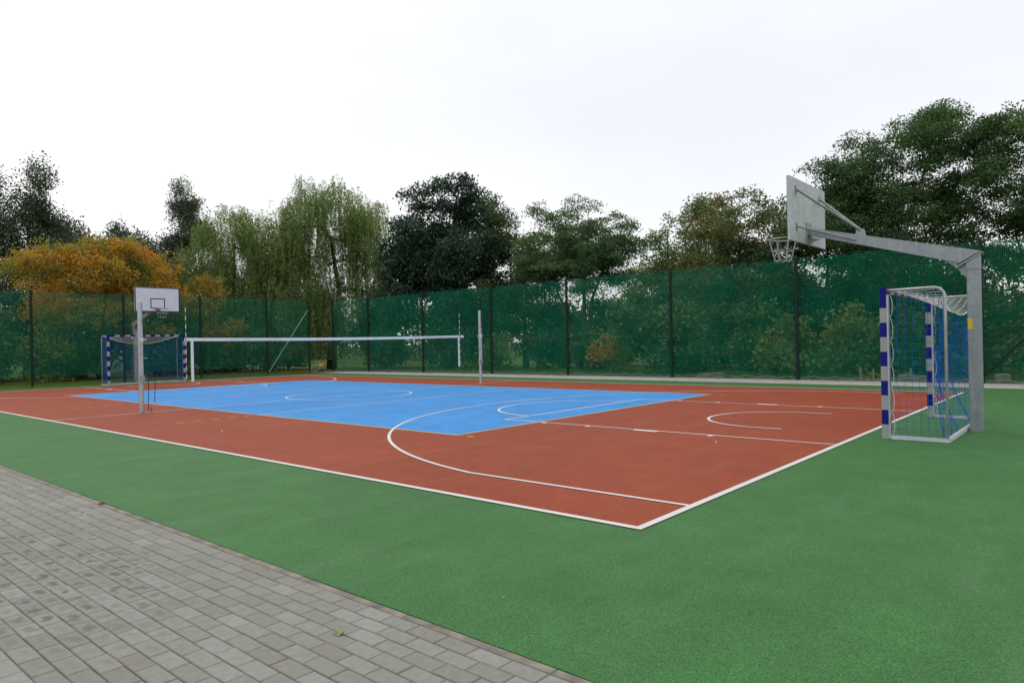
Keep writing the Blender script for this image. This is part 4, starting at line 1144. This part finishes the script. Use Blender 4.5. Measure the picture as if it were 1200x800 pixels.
# ------------------------------------------------------------------ small things
# concrete pieces behind the long fence
def block(name, label, cat, p, dims, rz=0, tilt=0, mat='concrete', group=None):
    b_ = MB(); b_.bbox(-dims[0] / 2, dims[0] / 2, -dims[1] / 2, dims[1] / 2, 0, dims[2], 0.012)
    o = tag(b_.build(name, M[mat]), label, cat, group); o.location = p; o.rotation_euler = (tilt, 0, rz); return o
block('concrete_slab', 'pale concrete slab lying behind the long net below the brown tree', 'slab', (12.05, 8.55, -0.07), (0.4, 0.9, 0.22), 0.2, -0.05)
block('concrete_kerb', 'loose concrete kerbstone lying behind the striped goal', 'kerbstone', (12.0, 1.95, -0.07), (0.22, 0.8, 0.24), 0.3, 0.06)
block('concrete_footing', 'small concrete block at the foot of the diagonal brace', 'block', (11.55, -0.35, -0.07), (0.3, 0.3, 0.33), 0.4)

# orange and yellow tape between short stakes behind the goal
M['tape'] = plain('orange_tape', (0.45, 0.20, 0.03), 0.5, 0, 0.3, 7)
M['stake'] = plain('pale_stake', (0.36, 0.42, 0.38), 0.8, 0, 0.15)
TB = tag(empty('tape_barrier', (11.95, 3.0, -0.075)), 'low stakes with sagging orange barrier tape behind the long net', 'barrier')
spots = [(0.0, 0.42, 0.48), (-0.12, 0.02, 0.42), (0.25, -0.95, 0.44), (0.3, -1.55, 0.42)]
for (x, y, h_) in spots:
    b_ = MB(); b_.bbox(x - 0.025, x + 0.025, y - 0.025, y + 0.025, -0.05, h_, 0.006); b_.build('stake', M['stake'], TB)
for (a, b2) in zip(spots[:-1], spots[1:]):
    tmb = MB(); prev = None
    for i in range(9):
        t = i / 8; x = a[0] + (b2[0] - a[0]) * t - 0.04; y = a[1] + (b2[1] - a[1]) * t; z = a[2] - 0.1 + (b2[2] - a[2]) * t - 0.20 * math.sin(t * math.pi)
        row = [(x, y, z - 0.022), (x - 0.004, y, z), (x, y, z + 0.022)]
        if prev: tmb.add(prev + row, [(0, 1, 4, 3), (1, 2, 5, 4)])
        prev = row
    tmb.build('tape', M['tape'], TB)

# things left in the gap between the two fences
M['bottle_green'] = plain('green_plastic', (0.06, 0.36, 0.20), 0.35, 0, 0.1)
M['orange_plastic'] = plain('orange_plastic', (0.55, 0.20, 0.03), 0.4, 0, 0.1)
M['yellow_plastic'] = plain('yellow_plastic', (0.72, 0.50, 0.12), 0.4, 0, 0.1)
SP = tag(empty('garden_sprayer', (10.05, 31.6, -0.075)), 'small green bottle shaped sprayer on an orange base in the fence gap', 'sprayer')
def lathe(mb, prof, n=14):
    mb.tube([(0, 0, z) for (z, r_) in prof], [r_ for (z, r_) in prof], n)
b_ = MB(); lathe(b_, [(0.07, 0.085), (0.10, 0.10), (0.20, 0.098), (0.28, 0.075), (0.35, 0.04), (0.42, 0.032), (0.43, 0.02)]); b_.build('bottle', M['bottle_green'], SP, True)
b_ = MB(); lathe(b_, [(0.0, 0.15), (0.05, 0.14), (0.07, 0.10)]); b_.bbox(-0.22, 0.16, -0.03, 0.03, 0.0, 0.05, 0.01); b_.build('base', M['orange_plastic'], SP)
b_ = MB(); b_.tube([(0, 0, 0.43), (0, 0, 0.47), (0.09, 0, 0.485)], [0.014, 0.014, 0.008], 8); b_.build('nozzle', M['black'], SP)
TL = tag(empty('garden_tool', (10.75, 31.7, -0.075), 0.3), 'yellow and orange garden machine with a long shaft leaning in the fence gap', 'garden tool')
b_ = MB(); b_.tube([(-0.55, 0, 0.05), (-0.1, 0, 0.22), (0.35, 0, 0.42)], 0.022, 8); b_.build('shaft', M['orange_plastic'], TL)
b_ = MB(); b_.bbox(-0.02, 0.20, -0.10, 0.10, 0.30, 0.50, 0.03); b_.build('engine', M['yellow_plastic'], TL)
b_ = MB(); b_.tube([(0.18, 0, 0.42), (0.30, 0, 0.50), (0.36, 0, 0.60)], 0.03, 8); b_.build('handle', M['orange_plastic'], TL)
b_ = MB(); b_.bbox(-0.30, 0.18, -0.12, 0.12, 0.0, 0.14, 0.03); b_.build('housing', M['black'], TL)
b_ = MB(); b_.prism([(-0.72, -0.12, 0.0), (-0.45, -0.12, 0.0), (-0.50, -0.12, 0.16), (-0.62, -0.12, 0.14)], (0, 0.24, 0)); b_.build('guard', M['orange_plastic'], TL)

# fallen leaves
def fallen(label, p, size, col, seed):
    g = random.Random(seed); mb = MB()
    n = 11; pts = []
    for i in range(n):
        a = 2 * math.pi * i / n; r_ = size * (1.0 if i % 2 == 0 else 0.62) * g.uniform(0.85, 1.15)
        pts.append((r_ * math.cos(a), r_ * 0.75 * math.sin(a), 0.006 + 0.010 * math.cos(2 * a + seed) + g.uniform(0, 0.004)))
    mb.add([(0, 0, 0.004)] + pts, [(0, i + 1, (i + 1) % n + 1) for i in range(n)])
    mt = plain('leaf_%d' % seed, col, 0.7, 0, 0.25, 60)
    o = tag(empty('fallen_leaf', p, g.uniform(0, 6)), label, 'leaf', 'fallen leaves')
    bl = mb.build('blade', mt, o)
    st = MB(); st.tube([(0, 0, 0.004), (-size * 0.9, 0.01, 0.008), (-size * 1.4, 0.02, 0.004)], 0.0015, 4); st.build('stalk', mt, o)
    return o
fallen('yellow green leaf lying flat on the grey pavers', (-10.126, 0.226, 0.001), 0.030, (0.24, 0.27, 0.07), 1)
fallen('curled orange brown leaf on the edging stone', (-9.775, 4.53, 0.001), 0.045, (0.36, 0.16, 0.03), 2)
fallen('tiny pale yellow leaf on the grey pavers', (-10.03, 4.17, 0.001), 0.026, (0.55, 0.50, 0.22), 3)
fallen('pale leaf lying on the red field near the blue corner', (-6.36, 9.0, 0.006), 0.030, (0.62, 0.52, 0.36), 4)
fallen('pale leaf lying on the red field beside the lane line', (-3.1, 1.45, 0.006), 0.022, (0.62, 0.55, 0.40), 5)
